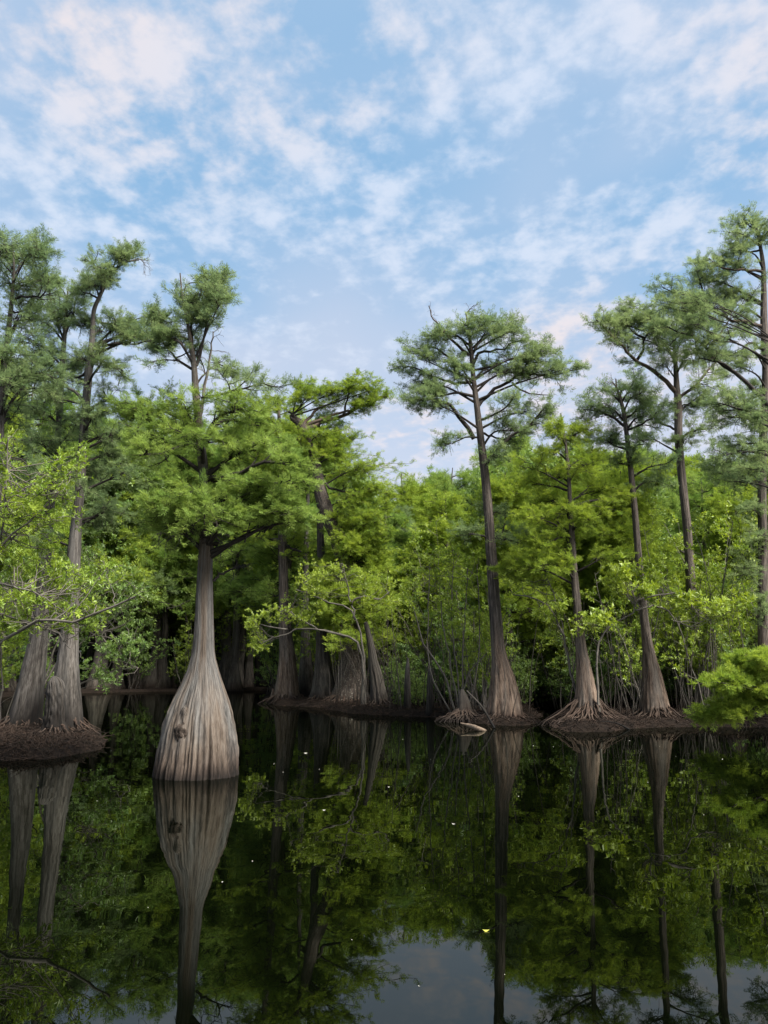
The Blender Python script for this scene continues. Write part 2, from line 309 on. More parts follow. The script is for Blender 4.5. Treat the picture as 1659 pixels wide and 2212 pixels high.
# ------------------------------------------------------------------ trunks
def trunk_mesh(mb, c, r, grooves=0, gdepth=.08, gw=.05, seg=24, fl_h=2., rough=.02, seed=0, m=0, lobes=0, lobe_a=.0):
    "c [n,3] centres, r [n]; vertical folds deepen towards the foot"
    g = np.random.default_rng(seed); n = len(c); a = np.arange(seg) * 2 * math.pi / seg
    T = nrm(np.gradient(c, axis=0)); U = nrm(np.cross(T, np.array([0, 1., 0]))); W = np.cross(U, T)
    U = -U
    h = c[:, 2] - c[0, 2]; k = np.clip(1 - h / fl_h, 0, 1) ** .8
    rr = np.ones((n, seg))
    for q in range(grooves):
        th = (q + g.random() * .8) / grooves * 2 * math.pi; ww = gw * g.uniform(.6, 1.4); dd = gdepth * g.uniform(.4, 1.3)
        wander = np.interp(h, np.linspace(0, h[-1], 7), g.normal(size=7) * .05)
        top = g.uniform(.45, 1.15)
        kk = np.clip(1 - h / (fl_h * top), 0, 1) ** .6
        dlt = (a[None, :] - th - wander[:, None] + math.pi) % (2 * math.pi) - math.pi
        rr -= dd * kk[:, None] * np.exp(-(dlt / ww) ** 2)
    if lobes:
        a0 = a; a = a + 1.1 / lobes * np.sin(3 * a + g.random() * 6) * 2 + .8 / lobes * np.sin(7 * a + g.random() * 6)
        ph = g.random() * 6; rr += lobe_a * k[:, None] * (np.abs(np.sin(lobes * a / 2 + ph))[None, :] ** .7 - .55)
        rr += lobe_a * .5 * k[:, None] * np.sin((lobes * 2 + 1) * a / 2 * 2 + ph * 3)[None, :] * .5
    if lobes: a = a0
    nz = g.normal(size=(n // 2 + 2, seg // 2)); nz = np.repeat(np.repeat(nz, 2, 0)[:n], 2, 1); nz = (nz + np.roll(nz, 1, 1) + np.roll(nz, 1, 0)) / 3
    rr += rough * nz[:, :seg]
    R = r[:, None] * rr
    V = c[:, None] + R[..., None] * (np.cos(a)[:, None] * U[:, None] + np.sin(a)[:, None] * W[:, None])
    i = np.arange(n * seg).reshape(n, seg)
    f = np.stack([i[:-1], np.roll(i[:-1], -1, 1), np.roll(i[1:], -1, 1), i[1:]], -1).reshape(-1, 4)
    R0 = max(np.median(r), .12) * 1.4
    L = np.concatenate([[0], np.cumsum(np.linalg.norm(np.diff(c, axis=0), axis=1))])
    bk = np.stack([np.broadcast_to(np.cos(a) * R0, (n, seg)), np.broadcast_to(np.sin(a) * R0, (n, seg)), np.broadcast_to(L[:, None], (n, seg))], -1).reshape(-1, 3) + seed * 3.7
    V = V.reshape(-1, 3)
    mb.add(V, f, m, .5, bk, True)
    # cap
    cap = np.vstack([V[-seg:], c[-1:] + T[-1:] * r[-1] * .5]); kf = np.stack([np.arange(seg), (np.arange(seg) + 1) % seg, np.full(seg, seg)], -1)
    mb.add(cap, kf, m, .5, np.vstack([bk[-seg:], bk[-1:]]), True)
def twiggery(rng, cr_, lines, kind, P_, lm=0):
    "lines [N,n,3] carrying branches: adds twigs and leaves to the crown mesh"
    tw = spawn(rng, lines, P_['tw'], .25, 1., P_['twl'], (30, 75), P_.get('flat', .45), 4, .18, P_.get('up', .06), .35)
    tubes(cr_, tw, np.linspace(P_['twr'], P_['twr'] * .35, 4)[None, :] * np.ones((len(tw), 1)), 3, 1, .5, False)
    if P_.get('hang'):
        h = spawn(rng, lines, 2, .3, 1., .38, (60, 90), .5, 5, .12, -.55, .2); tubes(cr_, h, np.linspace(.0055, .004, 5)[None] * np.ones((len(h), 1)), 3, 1)
        pp, TT = at(h, rng.uniform(.3, 1, (len(h), 3))); needle_sprays(rng, cr_, pp.reshape(-1, 3), TT.reshape(-1, 3), .06, 4, .007, .35, lm)
    N_ = len(tw); m = P_['sp']
    t = (np.arange(m) + rng.random((N_, m))) / m * .85 + .15
    t[:, -1] = 1.
    p, T = at(tw, t); R = rng.normal(size=p.shape); R[..., 2] *= .6
    d = nrm(T * .7 + R * .55 + np.array([0, 0, P_.get('sup', .18)]))
    ti = P_.get('tint', .5) + rng.normal(size=(N_, 1)) * .16 + (np.repeat(rng.normal(size=(len(lines), 1)) * .16, P_['tw'], 0))
    ti = np.broadcast_to(ti, (N_, m)).ravel(); p = p.reshape(-1, 3); d = d.reshape(-1, 3)
    if kind == 'needle': needle_sprays(rng, cr_, p, d, P_['size'], P_.get('nb', 6), P_.get('w', .011), ti, lm)
    else: rosettes(rng, cr_, p, d, P_['size'], P_.get('nb', 6), P_.get('asp', .36), ti)
PX = dict(tw=6, twl=.46, twr=.006, sp=9, size=.125, nb=8, w=.0062, flat=.45, up=.05)
def hero(label, d, trunk, limbs=(), pads=(), bark=BARK_GREY, leaf=LF_MID, seed=1, group=None, foot=None, grooves=9, gdepth=.1, seg=48, fl_h=1.6, lobes=0, lobe_a=0.,
         prm=None, dead=(), upper=None, name='cypress_tree', cat='cypress tree', limb_mat=LIMB, dens=1., sub=.75, zfoot=-.25, extra=None, auto=0, auto_rng=(.4, .98), auto_len=1.5):
    g = np.random.default_rng(seed); pr = dict(PX); pr.update(prm or {})
    tr = [tuple(t) for t in trunk]
    rows = []
    for t in tr:
        dy = t[3] if len(t) > 3 else 0.
        q = P(t[0], t[1], d + dy); rows.append([*q, t[2] * .5 * px(t[1], d + dy)])
    rows = np.array(rows); b0 = rows[0].copy()
    rows[0, 2] = min(rows[0, 2], .02)
    rows = np.vstack([[rows[0, 0], rows[0, 1], zfoot, rows[0, 3] * 1.03], rows])
    n = max(30, int((rows[-1, 2] - rows[0, 2]) / .09)); S = cr(rows, n); S[:, 3] = np.maximum(S[:, 3], .006)
    loc = np.array([b0[0], b0[1], 0.])
    root = thing(name, label, cat, loc, group)
    tb = MB(); trunk_mesh(tb, S[:, :3], S[:, 3], grooves, gdepth, (.035 if grooves == 11 else .06 if grooves > 8 else .09), seg, fl_h, .018, seed, 0, lobes, lobe_a)
    tb.build('trunk', [bark], root, loc)
    cm = MB(); lines = []; hi = []
    hy = (prm or {}).get('hi_y', -1)
    def limb(pts, w, mat, bare=False):
        L_ = []
        for q in pts:
            dy = q[2] if len(q) > 2 else 0.
            L_.append(P(q[0], q[1], d + dy))
        L_ = np.array(L_); w0 = w * .5 * px(pts[0][1], d)
        n_ = 9 if len(L_) < 5 else 14
        cc = cr(L_, n_); j = g.normal(size=cc.shape) * w0 * .35; j[0] = 0; cc += j
        lm = MB(); tubes(lm, cc[None], np.linspace(w0, w0 * .28, n_)[None], 7, 0)
        if bare:
            tw = spawn(g, cc[None], 9, .3, 1, .45, (25, 65), .8, 4, .3, -.08, .4)
            t2 = spawn(g, tw, 3, .3, 1, .2, (25, 60), .8, 4, .3, -.1, .3); tubes(lm, t2, np.linspace(.004, .002, 4)[None] * np.ones((len(t2), 1)), 3, 0)
            tubes(lm, tw, np.linspace(.007, .003, 4)[None] * np.ones((len(tw), 1)), 3, 0)
        lm.build('limb', [mat], root, loc)
        return cc, w0
    for l in limbs:
        w, pts = l[0], l[1]; o = l[2] if len(l) > 2 else {}
        # give the limb a run in depth as well
        dz = o.get('dz', g.uniform(-1, 1) * .9); k = len(pts)
        pts = [(q[0], q[1], (q[2] if len(q) > 2 else dz * (i / (k - 1)))) for i, q in enumerate(pts)]
        cc, w0 = limb(pts, w, o.get('mat', limb_mat))
        ln = np.linalg.norm(np.diff(cc, axis=0), axis=1).sum()
        ns = max(4, int(ln / .26 * dens * o.get('dens', 1)))
        sb = spawn(g, cc[None], ns, o.get('t0', .3), 1., o.get('sub', sub), (35, 80), .5, 5, .16, .05, .35)
        tip = cc[None, -4:]; tip = cr(tip[0], 5)[None]; 
        tubes(cm, sb, np.linspace(.014, .006, 5)[None] * np.ones((len(sb), 1)), 4, 1)
        (hi if pts[len(pts) // 2][1] < hy else lines).append(np.concatenate([sb, tip]))
    for l in dead:
        w, pts = l[0], l[1]; limb([(q[0], q[1], q[2] if len(q) > 2 else 0) for q in pts], w, l[2] if len(l) > 2 else LIMB_PALE, True)
    # foliage pads carried by a limb from the trunk
    for pd in pads:
        x, y, rx, ry = pd[:4]; dy = pd[4] if len(pd) > 4 else g.uniform(-.8, .5)
        c0 = P(x, y, d + dy); s = px(y, d); rx *= s; ry *= s
        zt = c0[2] - .25 - .25 * abs(c0[0] - np.interp(c0[2], S[:, 2], S[:, 0])); i = np.argmin(np.abs(S[:, 2] - max(zt, S[0, 2] + 1)))
        a0 = S[i, :3]; mid = (a0 + c0) / 2 + np.array([0, 0, .12]) + g.normal(size=3) * .1
        cc = cr(np.array([a0, mid, c0]), 9); w0 = min(S[i, 3] * .55, .045)
        lm = MB(); tubes(lm, cc[None], np.linspace(w0, .012, 9)[None], 6, 0); lm.build('limb', [limb_mat], root, loc)
        ns = max(6, int(rx * max(ry, .25) * 23 * dens))
        v = g.normal(size=(ns, 3)); v = v * .52; tgt = c0 + v * np.array([rx, rx * .8, ry])
        t = g.uniform(.45, 1., ns); st, _ = at(np.repeat(cc[None], ns, 0), t[:, None]); st = st[:, 0]
        w_ = np.linspace(0, 1, 5)[None, :, None]; sb = st[:, None] * (1 - w_) + tgt[:, None] * w_ + g.normal(size=(ns, 5, 3)) * .05
        sb[:, 1:4, 2] += .06
        tubes(cm, sb, np.linspace(.012, .005, 5)[None] * np.ones((ns, 1)), 4, 1)
        (hi if y < hy else lines).append(sb)
    if auto:
        nl = auto; i = (g.uniform(auto_rng[0], auto_rng[1], nl) * (n - 1)).astype(int); az = g.random(nl) * 2 * math.pi
        dd = np.stack([np.cos(az), np.sin(az), g.uniform(-.05, .4, nl)], -1); ll = auto_len * g.uniform(.5, 1.2, nl)
        lb = grow(g, S[i, :3], dd, ll, 8, .12, .03); tubes(cm, lb, np.linspace(.03, .01, 8)[None] * np.ones((nl, 1)), 5, 1)
        sb = spawn(g, lb, max(3, int(auto_len / .22 * dens)), .25, 1, sub * .8, (35, 80), .5, 5, .16, .05, .35)
        tubes(cm, sb, np.linspace(.012, .005, 5)[None] * np.ones((len(sb), 1)), 4, 1); lines.append(sb)
    if lines:
        twiggery(g, cm, np.concatenate(lines), 'needle', pr)
        if hi: twiggery(g, cm, np.concatenate(hi), 'needle', dict(pr, tint=.5), 2)
        cm.build('crown', [leaf, limb_mat, LF_HIGH], root, loc)
    return root, S, loc
def roots(root, loc, S, n, r_out, h0=.5, seed=0, th=.03, ysq=1., mat=ROOT, zend=None):
    "props and roots spreading from the flare to the mud"
    g = np.random.default_rng(seed + 77); i = int(np.argmin(np.abs(S[:, 2] - h0))); c = S[i, :3]; R = S[i, 3]
    az = (np.arange(n) + g.random(n)) / n * 2 * math.pi; out = r_out * g.uniform(.55, 1.15, n); e = np.stack([np.cos(az), np.sin(az) * ysq, az * 0], -1)
    hh = h0 * g.uniform(.5, 1.15, n)
    rf = np.interp(hh, S[:, 2], S[:, 3])[:, None]
    a = np.stack([np.full(n, loc[0]), np.full(n, loc[1]), hh], -1) + e * rf * .85
    R0 = np.interp(0., S[:, 2], S[:, 3])
    f = np.array([loc[0], loc[1], 0]) + e * (R0 + out)[:, None]; f[:, 2] = [gz(q[0], q[1]) - .05 for q in f]
    f += np.stack([g.normal(size=n) * .12, g.normal(size=n) * .12, 0 * az], -1)
    m1 = a * .6 + f * .4; m1[:, 2] = a[:, 2] * .42 + .05; m2 = a * .25 + f * .75; m2[:, 2] = np.maximum(f[:, 2] + .06, a[:, 2] * .12 + .04)
    Q = np.stack([cr(np.stack([a[k], m1[k], m2[k], f[k]]), 9) for k in range(n)]); Q[:, 1:-1] += g.normal(size=(n, 7, 3)) * .02
    mb = MB(); tubes(mb, Q, (th * g.uniform(.5, 1.4, n))[:, None] * np.linspace(1, .45, 9)[None], 6, 0)
    return mb.build('roots', [mat], root, loc)
# ------------------------------------------------------------------ the trees one can tell apart
dB = base(424, 1674)[1]
r1, S1, l1 = hero('nearest cypress with huge pale bottle-shaped base standing alone in the water', dB,
    [(424, 1674, 176), (427, 1640, 170), (429, 1600, 160), (431, 1560, 146), (434, 1520, 124), (437, 1480, 91), (438, 1450, 69), (438, 1432, 58), (439, 1412, 49), (440, 1380, 44), (441, 1330, 39), (442, 1270, 34.5), (444, 1210, 31), (446, 1178, 31), (443, 1150, 22), (441, 1100, 20), (441, 1050, 19), (438, 1000, 21), (432, 950, 18), (428, 900, 17), (423, 850, 15), (419, 790, 12), (412, 740, 9), (404, 690, 6), (394, 640, 4), (389, 590, 2.5)],
    limbs=[(13, [(450, 1035), (480, 1030), (520, 1022), (545, 1003), (590, 1000), (640, 1008)], dict(t0=.45)), (9, [(450, 1042), (500, 1036), (560, 1038), (610, 1046), (660, 1036)]),
           (9, [(436, 915), (400, 905), (355, 890), (300, 880)]), (8, [(432, 960), (390, 965), (340, 980), (290, 985)]), (7, [(420, 800), (400, 790), (372, 765), (350, 735)]),
           (7, [(424, 790), (436, 740), (448, 680), (452, 620)]), (6, [(424, 770), (445, 720), (468, 670), (490, 635)]), (5, [(416, 740), (412, 690), (416, 640)]), (5, [(425, 830), (450, 800), (480, 780)]),
           (8, [(442, 1150), (400, 1135), (360, 1120), (325, 1115)]), (8, [(446, 1140), (490, 1125), (545, 1110), (600, 1105)]), (7, [(444, 1100), (480, 1080), (520, 1075)]), (7, [(440, 1095), (400, 1085), (350, 1090)]),
           (7, [(436, 860), (480, 850), (530, 838), (575, 825)]), (6, [(448, 1070), (520, 1075), (590, 1080), (660, 1105)])],
    pads=[(450, 1105, 80, 24, -.7), (380, 1110, 60, 22, -.5), (520, 1115, 70, 22, -.5), (600, 1115, 60, 22, -.3), (450, 1135, 70, 14, -.8), (350, 1130, 40, 14, -.4), (430, 1075, 70, 16, -.5), (450, 955, 80, 34, -.5), (520, 960, 70, 28, -.3), (370, 925, 70, 24, -.3), (310, 960, 60, 22), (590, 970, 60, 26), (560, 920, 60, 24), (400, 880, 50, 16, -.4), (270, 900, 40, 18), (450, 660, 40, 55, 0), (425, 700, 30, 40), (470, 615, 25, 20, .2), (360, 750, 28, 35), (345, 700, 20, 20), (545, 1060, 60, 16), (610, 1060, 50, 16), (300, 890, 40, 16), (530, 880, 60, 26), (640, 1120, 45, 20)],
    dead=[(9, [(432, 900), (440, 850), (451, 790), (459, 735), (462, 714)]), (12, [(470, 1176), (455, 1172), (440, 1170), (432, 1163), (425, 1156), (424, 1146)], LIMB), (6, [(448, 1168), (420, 1152), (390, 1146), (352, 1138)], LIMB), (4, [(430, 1152), (400, 1150), (370, 1158), (345, 1148)]), (4, [(440, 1160), (452, 1150), (470, 1165), (478, 1180)]),
          (7, [(462, 1255), (476, 1240), (495, 1232), (512, 1222), (508, 1205)], LIMB)],
    bark=BARK_BOTTLE, leaf=LF_MID, seed=11, grooves=11, gdepth=.09, seg=320, fl_h=1.8, lobes=34, lobe_a=.07, prm=dict(size=.10, w=.0042, nb=9, sp=12, tw=7, twl=.34, hi_y=870, tint=.62), sub=.5, dens=.9, limb_mat=LIMB)
g_ = np.random.default_rng(5)
def lump(root, loc, c, r, mat, name, seed, sq=(1, 1, 1)):
    g = np.random.default_rng(seed); n, s = 14, 22; th = np.linspace(.02, math.pi - .02, n)[:, None]; ph = np.arange(s) * 2 * math.pi / s
    v = np.stack([np.sin(th) * np.cos(ph), np.sin(th) * np.sin(ph), np.cos(th) * np.ones(s)], -1)
    k = 1 + .3 * np.sin(v @ g.normal(size=3) * 3 + 1) * np.sin(v @ g.normal(size=3) * 4) + .08 * g.normal(size=(n, s)) + .12 * np.sin(v @ g.normal(size=3) * 9)
    V = (v * k[..., None] * r * np.array(sq) + c).reshape(-1, 3); i = np.arange(n * s).reshape(n, s)
    f = np.stack([i[:-1], np.roll(i[:-1], -1, 1), np.roll(i[1:], -1, 1), i[1:]], -1).reshape(-1, 4)
    mb = MB(); mb.add(V, f, 0, .5, None, True); return mb.build(name, [mat], root, loc)
def surf(S, x, y, d, off=0.):
    "point on the camera side of a trunk seen at x, y"
    q = P(x, y, d); R = np.interp(q[2], S[:, 2], S[:, 3]); cx_ = np.interp(q[2], S[:, 2], S[:, 0]); dx = np.clip(q[0] - cx_, -R * .97, R * .97)
    return np.array([cx_ + dx, np.interp(q[2], S[:, 2], S[:, 1]) - math.sqrt(R * R - dx * dx) - off, q[2]])
lump(r1, l1, surf(S1, 396, 1582, dB - .4, -.02), .1, BURL, 'burl', 3, (.9, .6, 1.2))
lump(r1, l1, surf(S1, 402, 1548, dB - .4, -.03), .08, BARK_BOTTLE, 'burl', 4, (.7, .35, 1.9))
tb_ = MB(); a_ = np.arange(0, 6.4, .4)
# torn bark collar under the lowest limb
lump(r1, l1, P(446, 1176, dB), .105, BARK_UP, 'collar', 6, (1.05, 1.05, .45))
# left pair of trees and the gnarled stump between them
dA = base(55, 1585)[1]; dC = base(150, 1592)[1]
ra, Sa, la = hero('dark broad-based cypress at the left edge behind the gnarled stump', dA + .5,
    [(48, 1590, 84), (56, 1545, 68), (64, 1500, 58), (72, 1450, 50), (80, 1400, 42), (86, 1350, 36), (90, 1300, 30), (97, 1220, 25), (103, 1150, 21), (110, 1080, 18), (120, 1000, 15), (126, 930, 13), (131, 850, 12), (135, 780, 11), (139, 730, 9), (143, 680, 6), (147, 620, 3)],
    limbs=[(7, [(137, 800), (150, 790), (172, 780), (190, 775)]), (6, [(135, 810), (110, 790), (80, 780)]), (6, [(140, 740), (125, 700), (110, 650), (105, 610)]), (6, [(142, 720), (160, 670), (170, 620)]), (7, [(131, 850), (100, 840), (60, 850), (30, 870)]), (7, [(126, 920), (160, 900), (210, 905)]), (7, [(120, 990), (80, 975), (40, 990)])],
    pads=[(100, 700, 40, 30), (120, 840, 60, 30, -.4), (40, 800, 50, 34), (100, 960, 60, 34, -.4), (130, 690, 40, 55), (110, 610, 28, 25), (160, 680, 30, 40), (95, 760, 50, 30), (160, 800, 40, 25), (70, 880, 60, 30), (160, 930, 70, 30), (60, 950, 60, 30), (150, 1010, 70, 30), (70, 1040, 70, 30)],
    bark=BARK_GREY, leaf=LF_HIGH, seed=21, grooves=8, gdepth=.16, seg=72, fl_h=1.3, prm=dict(size=.105, w=.0047, nb=8, sp=11, tw=7, twl=.38, tint=.45, hang=1), sub=.55, dens=1.1)
roots(ra, la, Sa, 50, .4, .4, 3, .022)
rc, Sc, lc = hero('pale-trunked cypress at left with broken bark at its foot, right of the darker one', dC + .3,
    [(138, 1600, 92), (139, 1560, 78), (141, 1510, 66), (144, 1460, 52), (147, 1420, 44), (150, 1380, 38), (153, 1320, 33), (157, 1250, 30), (161, 1180, 27), (166, 1120, 22), (173, 1050, 20), (178, 980, 19), (182, 920, 18), (187, 860, 17), (192, 800, 16), (198, 745, 13), (201, 700, 10), (203, 670, 9), (213, 645, 8), (228, 615, 6.5), (245, 588, 5), (268, 568, 3.5), (300, 562, 1.5)],
    limbs=[(10, [(196, 795), (206, 765), (225, 748), (255, 740), (280, 747), (300, 742), (325, 735)], dict(t0=.35)), (5, [(212, 645), (195, 635), (178, 630), (168, 615)]), (5, [(222, 625), (215, 600), (205, 580), (200, 560)]), (5, [(240, 595), (246, 570), (250, 550)]),
           (4, [(262, 572), (280, 560), (292, 556)]), (8, [(186, 868), (160, 845), (130, 825), (90, 812), (50, 800)], dict(mat=LIMB_PALE, t0=.6)), (6, [(183, 870), (150, 868), (110, 850)]), (7, [(192, 800), (170, 815), (150, 818)], dict(mat=LIMB)), (6, [(200, 770), (240, 790), (265, 800)]), (5, [(203, 690), (240, 700), (290, 690), (330, 680)]),
           (7, [(180, 960), (220, 940), (280, 930)]), (6, [(165, 1140), (190, 1125), (215, 1108)], dict(mat=LIMB)), (6, [(160, 1190), (130, 1172), (90, 1178)], dict(mat=LIMB, dens=.5))],
    pads=[(170, 1060, 60, 30), (250, 980, 50, 26), (200, 900, 60, 26, -.4), (160, 780, 36, 24), (290, 720, 50, 22), (215, 715, 45, 30), (260, 700, 45, 22), (300, 715, 40, 22), (330, 730, 30, 24), (235, 600, 28, 25), (215, 590, 22, 26), (260, 560, 22, 14), (200, 620, 25, 22), (180, 700, 25, 25), (225, 775, 35, 18), (245, 860, 60, 30), (240, 940, 80, 35), (200, 1020, 70, 30), (230, 1100, 60, 26), (270, 1020, 60, 26)],
    dead=[(3, [(275, 566), (300, 560), (318, 575)])], bark=BARK_GREY, leaf=LF_HIGH, seed=22, grooves=10, gdepth=.15, seg=80, fl_h=1.3, prm=dict(size=.105, w=.0047, nb=8, sp=11, tw=7, twl=.38, tint=.5, hang=1), sub=.5, dens=1.1)
roots(rc, lc, Sc, 50, .38, .42, 4, .02)
st = thing('tree_stump', 'gnarled dark knobbly stump between the two leftmost trunks', 'stump', base(112, 1598))
D0 = st.location[1] + .1; S_ = cr(np.array([[*P(118, 1620, D0), .40], [*P(118, 1598, D0), .33], [*P(120, 1560, D0), .26], [*P(122, 1520, D0), .22], [*P(121, 1490, D0), .2], [*P(118, 1472, D0), .15], [*P(115, 1462, D0), .05]]), 40)
m_ = MB(); trunk_mesh(m_, S_[:, :3], S_[:, 3], 7, .3, .12, 72, 3., .07, 5, 0, 7, .18); m_.build('stump_wood', [BARK_GREY], st, st.location)
roots(st, np.array(st.location), S_, 26, .4, .3, 9, .02)
# far-left crown
hero('tall cypress cut by the left edge with its crown above the others', 15.5,
    [(-40, 1575, 70), (-30, 1450, 34), (-18, 1250, 24), (-6, 1050, 19), (2, 900, 15), (8, 800, 12), (20, 700, 10), (26, 640, 8), (30, 580, 5), (28, 530, 3)],
    limbs=[(8, [(10, 760), (25, 720), (45, 690), (80, 690)]), (7, [(24, 650), (50, 640), (90, 640), (105, 600)]), (5, [(28, 600), (45, 570), (75, 545), (92, 530)]), (5, [(27, 580), (10, 555), (5, 530)]), (9, [(-4, 930), (30, 860), (80, 810), (125, 800)], dict(mat=LIMB)), (6, [(0, 830), (40, 820), (90, 805)])],
    pads=[(45, 555, 45, 28), (10, 540, 30, 25), (70, 620, 35, 22), (20, 620, 40, 30), (40, 690, 45, 30), (80, 660, 22, 30), (15, 760, 45, 30), (60, 740, 40, 25), (30, 830, 60, 30), (20, 910, 60, 35), (30, 1000, 60, 35), (85, 545, 18, 14)],
    bark=BARK_GREY, leaf=LF_HIGH, seed=23, prm=dict(size=.11, w=.0052, nb=8, sp=10, tint=.4, hang=1), sub=.6)
# cypresses on the middle island
d5 = base(618, 1519)[1]
r5, S5, l5 = hero('cypress with a reddish fluted foot at the tip of the middle island', d5,
    [(620, 1519, 66), (620, 1490, 52), (621, 1450, 42), (620, 1410, 34), (616, 1360, 27), (613, 1300, 22), (612, 1240, 20), (610, 1180, 19), (609, 1110, 16), (607, 1050, 14), (607, 980, 12), (604, 920, 9), (600, 860, 4)],
    limbs=[(8, [(610, 1170), (575, 1160), (540, 1148), (515, 1138)], dict(mat=LIMB_PALE)), (8, [(610, 1175), (640, 1190), (668, 1195)], dict(mat=LIMB)), (6, [(608, 1150), (620, 1125), (615, 1095)], dict(mat=LIMB_PALE)), (6, [(608, 1100), (570, 1085), (530, 1090)])],
    pads=[(560, 1100, 70, 28), (625, 1110, 40, 20), (590, 1065, 60, 24), (640, 1160, 36, 14), (520, 1140, 45, 16), (580, 1000, 70, 34), (620, 940, 60, 34), (560, 900, 60, 34), (600, 870, 50, 30), (500, 860, 50, 30)],
    bark=BARK_BROWN, leaf=LF_FRESH, seed=31, grooves=7, gdepth=.14, seg=56, fl_h=2.2, prm=dict(size=.15, w=.0075, nb=8, sp=9), auto=14, auto_rng=(.45, .95), auto_len=1.8)
roots(r5, l5, S5, 46, .8, .5, 31, .03)
d4 = base(752, 1524)[1]
r4, S4, l4 = hero('leaning cypress with a broken hooked top and long bare limbs reaching right', d4,
    [(752, 1524, 88), (757, 1480, 66), (760, 1440, 54), (761, 1400, 44), (758, 1340, 33), (752, 1280, 29), (742, 1220, 30), (733, 1190, 28), (722, 1150, 27), (708, 1115, 33), (697, 1080, 30), (690, 1050, 26), (684, 1010, 20), (672, 970, 15), (662, 945, 17), (654, 925, 22), (646, 912, 18), (640, 905, 10), (632, 895, 6)],
    limbs=[(12, [(655, 938), (680, 920), (715, 905), (745, 896), (790, 875), (835, 856)], dict(mat=LIMB_RED, t0=.5, dz=.5)), (9, [(658, 925), (690, 905), (730, 895), (775, 880), (805, 876)], dict(mat=LIMB_RED, t0=.6)), (8, [(656, 915), (680, 888), (710, 872), (730, 862)], dict(mat=LIMB_RED, t0=.5)),
           (6, [(742, 896), (752, 860), (756, 835)], dict(dz=0)), (6, [(810, 868), (790, 840), (765, 820)], dict(dz=0)), (7, [(728, 1212), (760, 1200), (800, 1190)]), (7, [(690, 1040), (720, 1055), (760, 1065), (800, 1055)], dict(mat=LIMB)), (7, [(745, 1180), (780, 1165), (830, 1160)])],
    pads=[(700, 850, 70, 26, .3), (660, 860, 45, 30), (760, 840, 60, 22), (810, 840, 40, 20), (650, 830, 35, 16), (700, 940, 55, 20), (760, 950, 50, 26), (720, 985, 90, 30), (780, 1010, 70, 32), (720, 1030, 40, 14, .8), (800, 1060, 55, 26), (620, 1000, 45, 26, .8), (630, 1050, 30, 18, .8),
          (790, 1130, 50, 20), (770, 1160, 45, 14, .6), (810, 1150, 50, 18), (800, 1185, 50, 14), (830, 1100, 40, 26), (640, 950, 50, 24), (780, 1085, 60, 22)],
    dead=[(16, [(652, 925), (640, 908), (630, 898), (626, 890)], BARK_UP), (5, [(726, 1108), (745, 1085), (752, 1065)])], bark=BARK_UP, leaf=LF_FRESH, seed=32, grooves=8, gdepth=.14, seg=64, fl_h=2.4, prm=dict(size=.15, w=.0075, nb=8, sp=9, tint=.5), sub=.8, dens=1.1)
roots(r4, l4, S4, 60, .9, .55, 32, .032)
d42 = base(812, 1536)[1]
r42, S42, l42 = hero('short dead red-brown buttress leaning behind the shrub stems on the middle island', d42,
    [(822, 1538, 52), (818, 1500, 36), (812, 1460, 27), (806, 1430, 21), (802, 1400, 16), (796, 1370, 12), (790, 1345, 9)], bark=BARK_BG, seed=33, grooves=9, gdepth=.2, seg=72, fl_h=4, lobes=7, lobe_a=.14, name='dead_buttress', cat='dead tree')
roots(r42, l42, S42, 80, .9, .45, 33, .03)
d43 = base(702, 1523)[1]
r43, S43, l43 = hero('dark broken trunk between the island-tip cypress and the leaning one', d43 + .5,
    [(700, 1523, 74), (700, 1480, 52), (698, 1440, 38), (696, 1400, 28), (694, 1350, 22), (694, 1250, 18), (692, 1150, 15), (690, 1050, 12), (690, 950, 8), (688, 900, 4)],
    bark=BARK_BG, leaf=LF_MID, seed=34, grooves=8, gdepth=.14, seg=48, fl_h=2., prm=dict(size=.15, w=.008, nb=8), auto=9, auto_rng=(.72, .98), auto_len=1.3)
roots(r43, l43, S43, 40, .6, .45, 34, .03)
r44, S44, l44 = hero('slim grey-green trunk just right of the island-tip cypress', d5 + 1.5,
    [(662, 1512, 44), (661, 1460, 32), (660, 1400, 22), (659, 1300, 15), (661, 1200, 12), (664, 1100, 9), (668, 1000, 4)], bark=BARK_GREY, leaf=LF_MID, seed=35, fl_h=1.5, prm=dict(size=.15, w=.008, nb=8), auto=9, auto_len=1.5)
roots(r44, l44, S44, 50, .9, .35, 35, .028)
